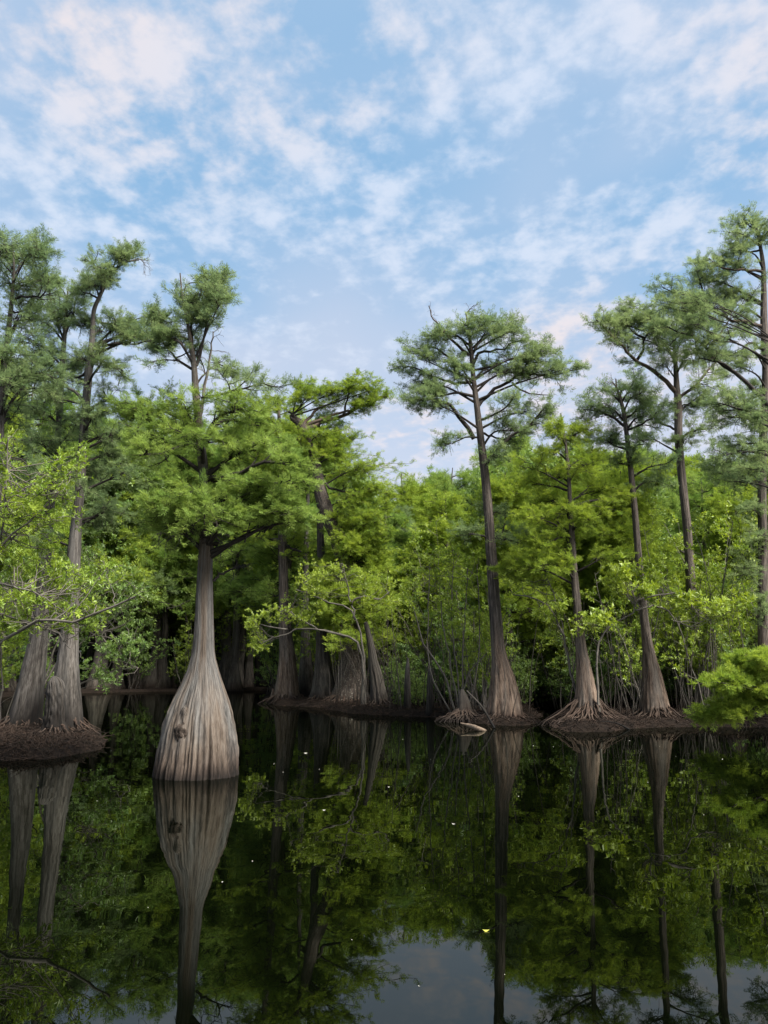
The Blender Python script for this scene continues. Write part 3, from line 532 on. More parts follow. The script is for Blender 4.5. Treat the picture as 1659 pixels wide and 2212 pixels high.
# the central tall cypress
d6 = base(1091, 1560)[1]
PXF = dict(size=.14, w=.0068, nb=8, sp=9, tw=6, twl=.5, hang=1)
r6, S6, l6 = hero('tall flat-topped cypress standing centre right with a fluted skirt-like base', d6,
    [(1091, 1562, 83), (1090, 1535, 78), (1089, 1505, 67), (1086, 1470, 54), (1082, 1440, 42), (1078, 1415, 33), (1075, 1390, 29), (1072, 1350, 27), (1068, 1300, 25), (1065, 1250, 24), (1060, 1180, 23), (1056, 1120, 20), (1051, 1060, 19), (1046, 1010, 18), (1040, 960, 16), (1034, 910, 14), (1028, 860, 12), (1022, 810, 10), (1018, 760, 9), (1013, 715, 6), (1009, 690, 4), (1006, 675, 3)],
    limbs=[(11, [(1024, 948), (1015, 925), (988, 900), (974, 876), (946, 866), (915, 860), (885, 864)], dict(t0=.45, dz=-.6)), (7, [(1022, 856), (985, 850), (950, 856), (905, 850)], dict(t0=.25)), (9, [(1031, 880), (1058, 850), (1096, 824), (1124, 808), (1170, 811), (1210, 808), (1238, 797)], dict(t0=.35, dz=.5)),
           (8, [(1020, 790), (1038, 762), (1076, 757), (1112, 738)], dict(t0=.2)), (7, [(1016, 800), (975, 775), (930, 750), (895, 757)], dict(t0=.2)), (7, [(1018, 826), (977, 826), (930, 812), (890, 791), (868, 797)], dict(t0=.25)),
           (9, [(1048, 1007), (1072, 977), (1100, 945), (1140, 922), (1182, 876)], dict(t0=.35, dz=-.5)), (6, [(1036, 908), (1066, 896), (1096, 878), (1110, 858)], dict(t0=.3)), (6, [(1040, 935), (1070, 945), (1100, 952)], dict(t0=.4)), (7, [(1018, 770), (1040, 735), (1080, 712), (1108, 700)], dict(t0=.2)),
           (6, [(1014, 730), (1040, 705), (1050, 690)], dict(t0=.1)), (6, [(1014, 745), (980, 720), (960, 712)], dict(t0=.2)), (6, [(1020, 800), (1060, 790), (1110, 775), (1160, 770), (1172, 750)], dict(t0=.25)), (5, [(1036, 945), (1005, 945), (975, 958), (955, 955)], dict(t0=.3)),
           (7, [(1062, 1170), (1085, 1150), (1090, 1130)], dict(mat=LIMB, dens=.7)), (6, [(1058, 1165), (1030, 1155), (1000, 1150)], dict(dens=.7)), (6, [(1060, 1160), (1090, 1165), (1130, 1175)], dict(dens=.7))],
    pads=[(1050, 715, 55, 22), (1105, 715, 30, 18), (960, 735, 50, 22), (910, 775, 40, 18), (1150, 760, 30, 20), (1010, 705, 30, 16), (935, 870, 50, 14), (1000, 790, 40, 16), (1060, 800, 40, 16), (900, 830, 30, 14), (1130, 800, 35, 16), (1110, 930, 40, 24), (1150, 885, 36, 22), (1080, 985, 35, 16), (1215, 800, 22, 10), (1175, 780, 16, 16), (1060, 1110, 30, 14), (985, 812, 30, 12)],
    dead=[(7, [(1014, 768), (978, 736), (946, 700), (934, 686), (927, 660)], LIMB_RED), (5, [(1106, 826), (1132, 846), (1160, 852), (1190, 852)], LIMB_RED), (3, [(1006, 678), (1015, 668), (1022, 662)], LIMB_RED), (9, [(1064, 1175), (1058, 1190), (1062, 1215), (1070, 1240), (1072, 1262)], LIMB)],
    bark=BARK_BROWN, leaf=LF_HIGH, seed=41, grooves=12, gdepth=.13, seg=112, fl_h=1.9, lobes=9, lobe_a=.06, prm=PXF, sub=.7, dens=1.25)
roots(r6, l6, S6, 50, .5, .3, 41, .028)
# right-hand cypress islands
d7 = base(1268, 1567)[1]
r7, S7, l7 = hero('layered yellow-green cypress on its own small root island right of the central tree', d7,
    [(1272, 1568, 96), (1270, 1540, 70), (1267, 1510, 52), (1264, 1470, 38), (1259, 1430, 29), (1255, 1400, 24), (1251, 1360, 19), (1246, 1300, 17), (1241, 1240, 15), (1237, 1180, 13), (1234, 1130, 11), (1231, 1080, 9), (1228, 1020, 8), (1222, 960, 6), (1215, 915, 4), (1211, 893, 2.5)],
    limbs=[(8, [(1234, 1150), (1215, 1140), (1200, 1125), (1190, 1118)], dict(mat=LIMB)), (7, [(1234, 1148), (1255, 1132), (1275, 1122)], dict(mat=LIMB)), (8, [(1232, 1095), (1270, 1085), (1310, 1075), (1345, 1068)]), (6, [(1234, 1155), (1200, 1165), (1165, 1180)]), (6, [(1230, 1060), (1190, 1050), (1150, 1045)]), (5, [(1226, 1010), (1260, 990), (1290, 985)]), (5, [(1238, 1190), (1226, 1175), (1224, 1160)], dict(mat=LIMB, dens=.3)), (6, [(1242, 1215), (1180, 1220), (1120, 1225), (1085, 1230)], dict(mat=LIMB))],
    pads=[(1230, 1105, 75, 12, -.2), (1300, 1110, 70, 14, -.4), (1180, 1080, 60, 14), (1290, 1060, 60, 16), (1200, 1030, 60, 18), (1260, 1010, 55, 20), (1180, 980, 45, 24), (1230, 950, 50, 24), (1260, 930, 36, 18), (1195, 925, 34, 18), (1150, 1170, 50, 12), (1130, 1225, 50, 10), (1200, 1220, 45, 10), (1310, 1200, 60, 10), (1140, 1010, 45, 22), (1150, 1120, 40, 14)],
    bark=BARK_BROWN, leaf=LF_FRESH, seed=51, grooves=9, gdepth=.2, seg=96, fl_h=1.6, lobes=7, lobe_a=.14, prm=dict(size=.125, w=.006, nb=9, sp=11, tw=7, tint=.75), sub=.6, dens=1.25)
roots(r7, l7, S7, 90, .85, .75, 51, .03)
d8 = base(1418, 1562)[1]
r8, S8, l8 = hero('cypress with a forked dead tip and reddish flared foot on the right bank', d8,
    [(1418, 1563, 74), (1415, 1530, 62), (1411, 1490, 50), (1407, 1450, 38), (1402, 1415, 27), (1397, 1380, 21), (1391, 1330, 18), (1385, 1270, 17), (1380, 1210, 15), (1375, 1150, 14), (1370, 1090, 13), (1363, 1020, 12), (1355, 950, 10), (1349, 900, 9), (1340, 860, 7), (1333, 840, 4), (1330, 818, 2.5)],
    limbs=[(7, [(1348, 920), (1320, 900), (1290, 885), (1262, 885)], dict(t0=.35)), (6, [(1348, 905), (1375, 885), (1395, 860)], dict(t0=.2)), (6, [(1350, 930), (1390, 915), (1420, 890)]), (6, [(1354, 960), (1320, 955), (1290, 945)]), (5, [(1342, 870), (1320, 850), (1310, 838)], dict(t0=.1)), (5, [(1342, 868), (1365, 840), (1385, 830)], dict(t0=.1)), (6, [(1365, 1030), (1400, 1010), (1440, 1000)])],
    pads=[(1345, 850, 35, 20), (1385, 850, 35, 22), (1290, 880, 38, 16), (1330, 905, 40, 16), (1400, 900, 40, 18), (1310, 950, 45, 16), (1390, 960, 50, 18), (1340, 1000, 50, 20), (1400, 1040, 50, 22)],
    dead=[(4, [(1333, 838), (1322, 825)], LIMB_RED)], bark=BARK_BROWN, leaf=LF_HIGH, seed=52, grooves=9, gdepth=.14, seg=80, fl_h=1.9, lobes=8, lobe_a=.08, prm=PXF, dens=1.1)
roots(r8, l8, S8, 60, .8, .5, 52, .028)
d9 = 29.
r9, S9, l9 = hero('tall vase-shaped cypress behind with a thick limb sweeping up to the left', d9,
    [(1500, 1530, 60), (1498, 1450, 34), (1494, 1300, 22), (1485, 1150, 18), (1472, 1020, 17), (1466, 950, 17), (1465, 880, 16), (1462, 840, 13), (1460, 800, 10), (1458, 770, 8), (1455, 740, 5), (1450, 700, 3)],
    limbs=[(11, [(1463, 850), (1440, 825), (1410, 800), (1385, 785), (1360, 765), (1330, 735), (1305, 710), (1290, 694)], dict(t0=.4, mat=LIMB_RED)), (7, [(1376, 778), (1390, 755), (1392, 730), (1420, 700)], dict(t0=.3)), (6, [(1392, 730), (1370, 718), (1350, 700)], dict(t0=.2)), (6, [(1456, 770), (1430, 735), (1405, 715), (1385, 690)], dict(t0=.3, mat=LIMB_RED)),
           (8, [(1466, 860), (1500, 835), (1530, 800), (1560, 770)], dict(t0=.3, mat=LIMB_RED)), (5, [(1456, 750), (1462, 710), (1460, 680)], dict(t0=.1)), (6, [(1468, 890), (1490, 870), (1520, 850)]), (6, [(1464, 930), (1430, 915), (1400, 895)]), (6, [(1466, 950), (1500, 930), (1540, 925)])],
    pads=[(1345, 665, 25, 28), (1370, 690, 36, 28), (1400, 690, 36, 26), (1310, 695, 25, 16), (1330, 725, 30, 16), (1430, 720, 40, 26), (1470, 740, 40, 26), (1500, 780, 36, 20), (1420, 760, 30, 16), (1440, 790, 30, 14), (1530, 830, 32, 20), (1500, 880, 35, 20), (1430, 880, 35, 18), (1400, 940, 40, 20), (1480, 950, 45, 25), (1350, 700, 22, 20)],
    bark=BARK_BROWN, leaf=LF_HIGH, seed=53, prm=dict(size=.15, w=.0075, nb=8, sp=9, tw=6, twl=.5, tint=.7, hang=1), sub=.9, dens=1.1)
hero('tallest cypress at the right edge with long level limbs', 26.,
    [(1652, 1550, 56), (1650, 1450, 27), (1648, 1300, 21), (1648, 1180, 19), (1646, 1080, 18), (1648, 980, 17), (1652, 880, 17), (1655, 800, 16), (1652, 740, 16), (1650, 680, 14), (1650, 620, 11), (1648, 570, 9), (1640, 520, 6), (1632, 485, 3)],
    limbs=[(9, [(1650, 705), (1620, 697), (1580, 690), (1550, 672), (1515, 670), (1485, 668)], dict(t0=.3, mat=LIMB_RED)), (7, [(1560, 680), (1530, 655), (1515, 620), (1505, 580)], dict(t0=.3)), (6, [(1648, 655), (1620, 645), (1590, 625), (1558, 610)], dict(t0=.25)), (7, [(1648, 587), (1610, 583), (1570, 580), (1530, 560)], dict(t0=.3, mat=LIMB_RED)), (5, [(1640, 530), (1615, 512), (1590, 500)], dict(t0=.2)),
           (4, [(1636, 500), (1610, 480), (1603, 470)], dict(t0=.1)), (5, [(1642, 540), (1610, 545), (1595, 535)]), (8, [(1655, 760), (1620, 740), (1600, 760)]), (9, [(1648, 1060), (1610, 1035), (1570, 1025), (1530, 1015)], dict(t0=.3)), (5, [(1640, 520), (1660, 500), (1680, 480)])],
    pads=[(1640, 1170, 40, 30, -.8), (1630, 1240, 45, 26, -.9), (1645, 1310, 36, 24, -.9), (1600, 1200, 36, 20, -.5), (1630, 1100, 40, 24, -.3), (1610, 485, 26, 18), (1650, 510, 30, 26), (1600, 540, 30, 20), (1550, 560, 30, 14), (1590, 580, 34, 16), (1515, 600, 20, 24), (1530, 650, 36, 20), (1570, 640, 30, 16), (1610, 640, 30, 22), (1480, 670, 30, 20), (1540, 700, 44, 20), (1600, 700, 36, 20), (1630, 760, 36, 24), (1590, 790, 36, 22), (1640, 840, 40, 24), (1580, 880, 45, 26), (1620, 930, 50, 30), (1560, 970, 45, 26), (1630, 1000, 45, 26), (1590, 1020, 40, 16)],
    bark=BARK_BROWN, leaf=LF_HIGH, seed=54, prm=dict(size=.145, w=.007, nb=8, sp=9, tw=6, twl=.5, hang=1), sub=.85, dens=1.1)
hero('cypress rooted beyond the right edge with a black limb slanting up into the frame', 21.5,
    [(1755, 1560, 70), (1750, 1400, 34), (1740, 1200, 26), (1725, 1050, 22), (1705, 950, 20), (1690, 880, 16), (1680, 800, 10), (1680, 740, 5)],
    limbs=[(13, [(1700, 940), (1650, 860), (1600, 815), (1575, 795), (1545, 770), (1515, 745), (1495, 720), (1487, 690), (1470, 660)], dict(t0=.55, mat=LIMB)), (6, [(1580, 798), (1550, 782), (1510, 775)], dict(t0=.4, mat=LIMB)), (6, [(1530, 755), (1555, 720), (1575, 690), (1580, 670)], dict(t0=.3, mat=LIMB)), (5, [(1496, 725), (1460, 715), (1430, 700)], dict(t0=.3)), (8, [(1700, 900), (1640, 890), (1590, 880), (1550, 870)]), (8, [(1715, 1010), (1660, 980), (1610, 975), (1560, 985)])],
    pads=[(1460, 640, 34, 20), (1500, 650, 40, 22), (1430, 620, 30, 14), (1545, 735, 34, 18), (1490, 700, 30, 18), (1600, 850, 45, 20), (1570, 900, 45, 22), (1640, 900, 45, 30), (1600, 960, 50, 30), (1650, 1020, 50, 30), (1580, 1040, 45, 22), (1430, 660, 30, 20)],
    bark=BARK_BROWN, leaf=LF_HIGH, seed=55, prm=dict(size=.13, w=.0062, nb=8, sp=9, tw=6, twl=.45, tint=.35, hang=1), sub=.7, dens=1.1)
d10 = base(1745, 1600)[1]
hero('young bright green cypress leaning in low over the water from the right', d10,
    [(1760, 1600, 60), (1755, 1540, 30), (1748, 1450, 22), (1735, 1350, 16), (1715, 1260, 10), (1700, 1190, 5)],
    limbs=[(9, [(1750, 1480), (1690, 1455), (1640, 1440), (1590, 1432)], dict(t0=.2)), (9, [(1752, 1500), (1690, 1500), (1610, 1490), (1540, 1480)], dict(t0=.2)), (8, [(1754, 1520), (1690, 1530), (1610, 1540), (1530, 1552)], dict(t0=.2))],
    pads=[(1630, 1425, 44, 20), (1600, 1440, 46, 18), (1560, 1475, 44, 16), (1620, 1480, 46, 22), (1650, 1440, 36, 30), (1570, 1515, 50, 16), (1640, 1520, 36, 16), (1530, 1545, 34, 12), (1590, 1540, 30, 8)],
    bark=BARK_BROWN, leaf=LF_FRESH, seed=56, prm=dict(size=.12, w=.006, nb=9, sp=12, tw=8, twl=.3, tint=.5), sub=.5, dens=1.7)
# ------------------------------------------------------------------ knees, stubs, logs
def post(label, x, y, pts, mat, seed, name='cypress_knee', cat='cypress knee', grooves=6, rt=0, **k):
    d = base(x, y)[1]; r, S, l = hero(label, d, pts, bark=mat, seed=seed, name=name, cat=cat, grooves=grooves, gdepth=.16, seg=32, fl_h=1.8, **k)
    if rt: roots(r, l, S, rt, .5, .35, seed, .025)
    return r
post('tall pointed cypress knee standing like a post on the middle bank', 880, 1543, [(880, 1543, 17), (880, 1500, 15), (880, 1460, 12), (881, 1435, 8), (881, 1421, 3)], BARK_GREY, 61)
post('weathered broken post-like trunk stub right of the pointed knee', 929, 1548, [(929, 1548, 19), (929, 1510, 16), (929, 1480, 14), (930, 1455, 13), (931, 1445, 10)], BARK_GREY, 62, 'trunk_stub', 'tree stub')
post('blurred pointed knee half hidden behind the post-like knee', 905, 1530, [(905, 1530, 16), (906, 1480, 10), (907, 1440, 3)], BARK_BG, 63)
post('small blunt knee at the water edge left of the middle island', 590, 1516, [(588, 1516, 15), (589, 1500, 8), (590, 1488, 4)], BARK_BROWN, 64)
post('ragged rotten stump with a spiked top in the dark inlet', 384, 1490, [(384, 1492, 36), (384, 1475, 28), (382, 1450, 14), (382, 1436, 5)], BARK_BROWN, 65, 'rotten_stump', 'stump')
rk = post('tangle of prop roots fanning round a rotted stump left of the central cypress', 1003, 1558, [(1003, 1558, 50), (1003, 1530, 34), (1000, 1505, 20), (998, 1490, 8)], BARK_BG, 66, 'root_tangle', 'root tangle', rt=100)
post('low fan of prop roots under the bright bough at the right bank', 1590, 1566, [(1590, 1566, 70), (1590, 1540, 50), (1588, 1515, 30), (1588, 1500, 10)], BARK_BROWN, 67, 'root_fan', 'root tangle', rt=70)
lg = thing('bleached_log', 'pale bleached log end lying in the water left of the central cypress', 'log', base(1025, 1573))
lm = MB(); c_ = cr(np.array([[*base(995, 1562, .16)], [*base(1015, 1568, .1)], [*base(1035, 1575, .05)], [*base(1050, 1578, .0)]]), 10); R_ = np.array([.015, .03, .05, .062, .07, .07, .066, .06, .045, .02]); tubes(lm, c_[None], R_[None], 10, 0, .5, True); lm.build('log_wood', [LOG], lg, lg.location)
for i, (a, b, w, lab) in enumerate([((965, 1350), (1022, 1548), .03, 'thin grey dead stem slanting down into the root tangle'), ((1008, 1492), (1068, 1573), .035, 'bare pole leaning into the water beside the central cypress'), ((1295, 1568), (1360, 1576), .03, 'dead stick lying along the small right island')]):
    A = P(*a, base(b[0], b[1])[1] + (.6 if i < 2 else 0)); B = base(*b)
    if i == 2: A[2] = .22
    t_ = thing('dead_stick', lab, 'dead stick', B); mb = MB(); cc = cr(np.array([A, (A + B) / 2 + [.05, 0, .06], B]), 9); tubes(mb, cc[None], np.linspace(w * .5, w, 9)[None], 6); 
    tw = spawn(g_, cc[None, ::-1], 4, .3, .9, .5, (25, 60), .8, 4, .2, .1); tubes(mb, tw, np.linspace(.009, .004, 4)[None] * np.ones((len(tw), 1)), 3); mb.build('wood', [BARK_GREY], t_, t_.location)
# ------------------------------------------------------------------ shrubs one can tell apart
def shrub(label, d, b, stems, pads, leaf=LF_BROAD, seed=1, size=.1, stem_mat=LIMB_PALE, dens=1., nb=6, twl=.35, sp=4, tint=.6, group=None, bare=0, name='leafy_shrub', asp=.36):
    g = np.random.default_rng(seed); root = thing(name, label, 'shrub', [*P(b[0], b[1], d)[:2], 0], group); loc = np.array(root.location)
    sm = MB(); allp = []
    for w, pts in stems:
        q = np.array([P(p_[0], p_[1], d + (p_[2] if len(p_) > 2 else 0)) for p_ in pts]); cc = cr(q, 14); w0 = w * .33 * px(pts[0][1], d)
        cc[1:] += g.normal(size=(13, 3)) * w0 * .5
        tubes(sm, cc[None], np.linspace(w0, w0 * .4, 14)[None], 6); allp.append(cc)
        if bare:
            tw = spawn(g, cc[None], bare, .3, 1, .7, (25, 60), .7, 5, .25, 0, .5); tubes(sm, tw, np.linspace(.008, .003, 5)[None] * np.ones((len(tw), 1)), 3)
            tw = spawn(g, tw, 4, .3, 1, .3, (25, 60), .7, 4, .3, 0, .5); tubes(sm, tw, np.linspace(.004, .002, 4)[None] * np.ones((len(tw), 1)), 3)
    sm.build('stems', [stem_mat], root, loc); A = np.concatenate(allp); cm = MB(); lines = []
    for pd in pads:
        x, y, rx, ry = pd[:4]; dy = pd[4] if len(pd) > 4 else g.uniform(-.5, .5); c0 = P(x, y, d + dy); s = px(y, d); rx *= s; ry *= s
        ns = max(5, int(rx * max(ry, .2) * 26 * dens)); v = nrm(g.normal(size=(ns, 3))) * (g.random((ns, 1)) ** .4); tgt = c0 + v * np.array([rx, rx * .7, ry])
        k = np.argsort(np.linalg.norm(A - c0, axis=1))[:10]; st = A[k[g.integers(0, len(k), ns)]]
        w_ = np.linspace(0, 1, 6)[None, :, None]; sb = st[:, None] * (1 - w_) + tgt[:, None] * w_; sb[:, 1:-1] += g.normal(size=(ns, 4, 3)) * .05; sb[:, 1:5, 2] -= .04
        tubes(cm, sb, np.linspace(.009, .004, 6)[None] * np.ones((ns, 1)), 4, 1); lines.append(sb[:, 3:])
    ln = np.concatenate(lines); tw = spawn(g, ln, 4, .0, 1., twl, (25, 70), .6, 4, .18, .12, .2); tubes(cm, tw, np.linspace(.004, .002, 4)[None] * np.ones((len(tw), 1)), 3, 1)
    t = np.linspace(.25, 1, sp)[None] * np.ones((len(tw), 1)); p, T = at(tw, t); dd = nrm(T + g.normal(size=p.shape) * .3 + np.array([0, 0, .25]))
    ti = tint + g.normal(size=(len(tw), 1)) * .16; rosettes(g, cm, p.reshape(-1, 3), dd.reshape(-1, 3), size, nb, asp, np.broadcast_to(ti, (len(tw), sp)).ravel())
    cm.build('foliage', [leaf, stem_mat], root, loc); return root
shrub('near leafy shrub spreading in from the left edge over the water', 12.2, (-120, 1590),
    [(16, [(-120, 1590, .6), (-70, 1480, .3), (-10, 1400, 0), (60, 1350, -.4), (100, 1342, -.6), (160, 1345, -.7), (210, 1325, -.8), (290, 1288, -1)]), (12, [(-110, 1570, .5), (-60, 1300, 0), (0, 1180, -.2), (60, 1130, -.3), (125, 1065, -.4)]), (8, [(-60, 1280), (-10, 1260), (40, 1270, -.3), (100, 1290, -.5)]), (8, [(-70, 1350), (-20, 1325), (50, 1340, -.2), (120, 1365, -.4), (150, 1400, -.5)]), (7, [(0, 1180), (10, 1100, -.2), (15, 1000, -.3), (18, 950, -.3)]), (6, [(-30, 1230), (30, 1290), (60, 1305), (110, 1310)])],
    [(50, 1345, 40, 12), (120, 1350, 40, 14), (30, 1385, 40, 14), (190, 1350, 40, 12), (60, 1150, 60, 30), (140, 1130, 50, 24), (100, 1220, 60, 26), (170, 1230, 50, 24), (40, 1290, 50, 20), (150, 1310, 50, 16), (60, 1060, 60, 30), (20, 1010, 34, 34), (110, 1040, 45, 20), (150, 1010, 30, 14), (180, 975, 12, 10), (130, 1075, 45, 18), (30, 1110, 45, 34), (80, 1120, 50, 22), (20, 950, 16, 16), (60, 1235, 60, 20), (120, 1260, 60, 20), (160, 1275, 50, 18), (30, 1200, 50, 24), (210, 1250, 60, 18), (90, 1300, 50, 14), (15, 1355, 18, 8), (190, 1320, 40, 12), (120, 1190, 60, 24), (240, 1230, 45, 16)],
    LF_BROAD, 71, .082, dens=2.6, bare=5, sp=3, twl=.26, tint=.5)
shrub('dark green shrub hanging over the inlet left of the bottle-shaped tree', 22., (60, 1560),
    [(10, [(60, 1560), (110, 1450), (190, 1380), (270, 1350)]), (8, [(70, 1550), (120, 1400), (170, 1280), (230, 1220)]), (8, [(90, 1560), (170, 1480), (250, 1450), (300, 1440)])],
    [(230, 1330, 60, 30), (180, 1380, 50, 30), (250, 1400, 45, 34), (210, 1440, 50, 24), (280, 1350, 34, 20), (290, 1300, 40, 20), (200, 1260, 60, 30), (260, 1230, 60, 24), (150, 1200, 60, 34), (220, 1180, 60, 24), (310, 1260, 34, 20), (290, 1395, 24, 22), (170, 1320, 50, 30), (240, 1470, 45, 12)],
    LF_DARK, 72, .1, dens=1.2, tint=.5)
shrub('bright yellow-green shrub leaning left over the water from the middle island', base(782, 1538)[1], (782, 1538),
    [(12, [(784, 1535), (784, 1450), (779, 1406), (768, 1380), (749, 1373), (720, 1367), (687, 1361), (640, 1358), (590, 1354), (560, 1350)]), (10, [(788, 1530), (786, 1420), (776, 1360), (763, 1327), (752, 1311), (706, 1303), (670, 1287), (640, 1275)]), (8, [(768, 1340), (762, 1300), (790, 1287), (815, 1295), (840, 1280)]), (6, [(757, 1300), (748, 1250), (740, 1215)]), (6, [(687, 1361), (640, 1330), (600, 1310)]), (5, [(640, 1358), (620, 1370), (590, 1378), (565, 1390)])],
    [(650, 1235, 36, 18), (690, 1245, 40, 18), (725, 1232, 12, 8), (790, 1245, 40, 14), (830, 1255, 34, 14), (560, 1330, 36, 18), (610, 1320, 45, 18), (655, 1325, 36, 14), (540, 1350, 22, 12), (560, 1385, 24, 12), (560, 1405, 14, 8), (690, 1285, 26, 10), (800, 1300, 40, 14), (850, 1300, 34, 16), (640, 1345, 40, 10), (660, 1270, 30, 12)],
    LF_BROAD, 73, .125, dens=1.1, tint=.85, sp=3)
shrub('bushy multi-stemmed shrub growing from the root tangle at mid bank', base(985, 1552)[1], (985, 1552),
    [(9, [(985, 1550), (960, 1460), (921, 1400), (905, 1360), (895, 1320)]), (7, [(990, 1550), (975, 1440), (955, 1350), (950, 1260)]), (7, [(1000, 1550), (1000, 1440), (1005, 1330), (1010, 1230)]), (7, [(1005, 1550), (1030, 1450), (1035, 1330), (1030, 1220)]), (6, [(980, 1550), (930, 1450), (925, 1330), (930, 1200)]), (6, [(995, 1550), (985, 1430), (975, 1330), (980, 1190)]), (6, [(990, 1540), (1010, 1460), (1060, 1400), (1090, 1330)])],
    [(900, 1210, 36, 24), (950, 1190, 45, 26), (1000, 1200, 45, 26), (940, 1250, 50, 26), (1000, 1260, 45, 26), (890, 1270, 34, 24), (960, 1310, 45, 22), (1020, 1320, 36, 22), (910, 1330, 34, 18), (1030, 1250, 24, 30), (870, 1230, 26, 20), (980, 1360, 34, 14), (1000, 1400, 30, 10)],
    LF_BROAD, 74, .12, dens=.95, tint=.7, sp=3)
shrub('open-branched shrub with large glossy leaf whorls before the right-hand thicket', d8 - 1.5, (1296, 1540),
    [(9, [(1296, 1545), (1290, 1470), (1290, 1410), (1305, 1365), (1340, 1340), (1373, 1318), (1369, 1292), (1362, 1250)]), (7, [(1373, 1318), (1384, 1317), (1414, 1308), (1444, 1321), (1459, 1340), (1490, 1352)]), (7, [(1370, 1305), (1377, 1296), (1414, 1286), (1450, 1282), (1488, 1284), (1500, 1317), (1530, 1342)]), (4, [(1340, 1340), (1310, 1345), (1275, 1350)])],
    [(1330, 1245, 20, 14), (1350, 1225, 20, 10), (1385, 1235, 30, 14), (1410, 1250, 22, 12), (1345, 1275, 24, 12), (1390, 1270, 24, 10), (1440, 1315, 20, 8), (1540, 1310, 30, 12), (1560, 1330, 26, 10), (1500, 1310, 20, 10), (1265, 1350, 22, 8), (1310, 1340, 20, 8), (1600, 1305, 20, 8), (1470, 1290, 20, 8), (1410, 1215, 20, 8)],
    LF_BROAD, 75, .17, dens=1.2, tint=.85, sp=2, twl=.4, bare=3, asp=.4)
shrub('slanting grey shrub left of the layered cypress trunk', d7 + .3, (1262, 1555),
    [(10, [(1262, 1558), (1240, 1480), (1222, 1400), (1205, 1345), (1185, 1310), (1150, 1290), (1110, 1285)]), (5, [(1222, 1400), (1210, 1330), (1190, 1270), (1180, 1240)]), (5, [(1235, 1470), (1250, 1400), (1265, 1360), (1290, 1340)])],
    [(1140, 1265, 45, 14), (1190, 1250, 40, 14), (1110, 1250, 30, 12), (1220, 1310, 24, 12), (1180, 1330, 24, 12), (1195, 1375, 12, 8), (1280, 1340, 22, 10)], LF_BROAD, 76, .12, dens=1.2, tint=.6, sp=3)
# ------------------------------------------------------------------ background trees and undergrowth, copied
def bg_tree(name, label, group, seed, h, r0, leaf, bark, nl, L0, lo=.38, size=.17, mode='needle', parts=9, flat=.45):
    g = np.random.default_rng(seed); root = thing(name, label, 'cypress tree' if mode == 'needle' else 'understory tree', (0, 0, 0), group)
    z = np.linspace(-.2, h, 46); cx_ = np.cumsum(g.normal(size=46) * .02); cy_ = np.cumsum(g.normal(size=46) * .02); cx_ -= cx_[2]; cy_ -= cy_[2]
    r = r0 * (1 - z / h * .88) * (1 + 1.5 * np.exp(-np.clip(z, 0, 99) / .75)); c = np.stack([cx_, cy_, z], -1); r = np.maximum(r, .012)
    tb = MB(); trunk_mesh(tb, c, r, 8, .14, .1, 24, 1.6, .02, seed, 0, 6, .1); tb.build('trunk', [bark], root)
    i = (g.uniform(lo, .98, nl) * 45).astype(int); az = g.random(nl) * 6.28; hh = z[i] / h
    ll = L0 * (1.15 - .75 * (hh - lo) / (1 - lo)) * g.uniform(.6, 1.15, nl)
    lb = grow(g, c[i], np.stack([np.cos(az), np.sin(az), g.uniform(-.02, .45, nl)], -1), ll, 8, .13, .02)
    cm = MB(); tubes(cm, lb, np.linspace(.035, .01, 8)[None] * np.ones((nl, 1)), 5, 1)
    sb = spawn(g, lb, parts, .2, 1, .75, (35, 80), flat, 5, .16, .05, .35); tubes(cm, sb, np.linspace(.012, .005, 5)[None] * np.ones((len(sb), 1)), 3, 1)
    if mode == 'needle': twiggery(g, cm, sb, 'needle', dict(tw=5, twl=.55, twr=.006, sp=9, size=size * 1.1, nb=7, w=.0095, flat=.4, up=.04, tint=.5))
    else: twiggery(g, cm, sb, 'broad', dict(tw=4, twl=.45, twr=.005, sp=4, size=size, nb=5, flat=.6, up=.08, tint=.5, asp=.42))
    cm.build('crown', [leaf, LIMB], root); return root
def bg_shrub(name, label, group, seed, h, leaf, size=.12, ns=11, lo=.4, spread=.28, mat=LIMB_PALE):
    g = np.random.default_rng(seed); root = thing(name, label, 'shrub', (0, 0, 0), group)
    st = np.stack([g.normal(size=ns) * .3, g.normal(size=ns) * .3, np.full(ns, -.1)], -1); az = g.random(ns) * 6.28
    d = np.stack([np.cos(az) * spread, np.sin(az) * spread, np.ones(ns)], -1); lb = grow(g, st, d, h * g.uniform(.65, 1.1, ns), 9, .1, .03)
    sm = MB(); tubes(sm, lb, np.linspace(.028, .008, 9)[None] * g.uniform(.6, 1.4, (ns, 1)), 5)
    tw0 = spawn(g, lb, 6, .1, .8, .8, (25, 60), .9, 5, .2, .05); tubes(sm, tw0, np.linspace(.007, .003, 5)[None] * np.ones((len(tw0), 1)), 3); sm.build('stems', [mat], root)
    cm = MB(); sb = spawn(g, lb, 11, lo, 1, .85, (35, 75), .6, 5, .16, .06, .3); tubes(cm, sb, np.linspace(.009, .004, 5)[None] * np.ones((len(sb), 1)), 3, 1)
    twiggery(g, cm, sb, 'broad', dict(tw=5, twl=.35, twr=.004, sp=3, size=size, nb=5, flat=.7, up=.08, tint=.5, asp=.4)); cm.build('foliage', [leaf, mat], root); return root
GC = 'cypresses crowding the swamp forest behind the bank'
GU = 'leafy saplings filling the bank under the cypresses'
LC = ['mid green cypress in the crowded forest behind the bank, with level leafy tiers', 'yellow-green cypress in the crowded forest behind the bank, with a rounded crown', 'blue-green slim cypress in the crowded forest behind the bank, sparse at the top']
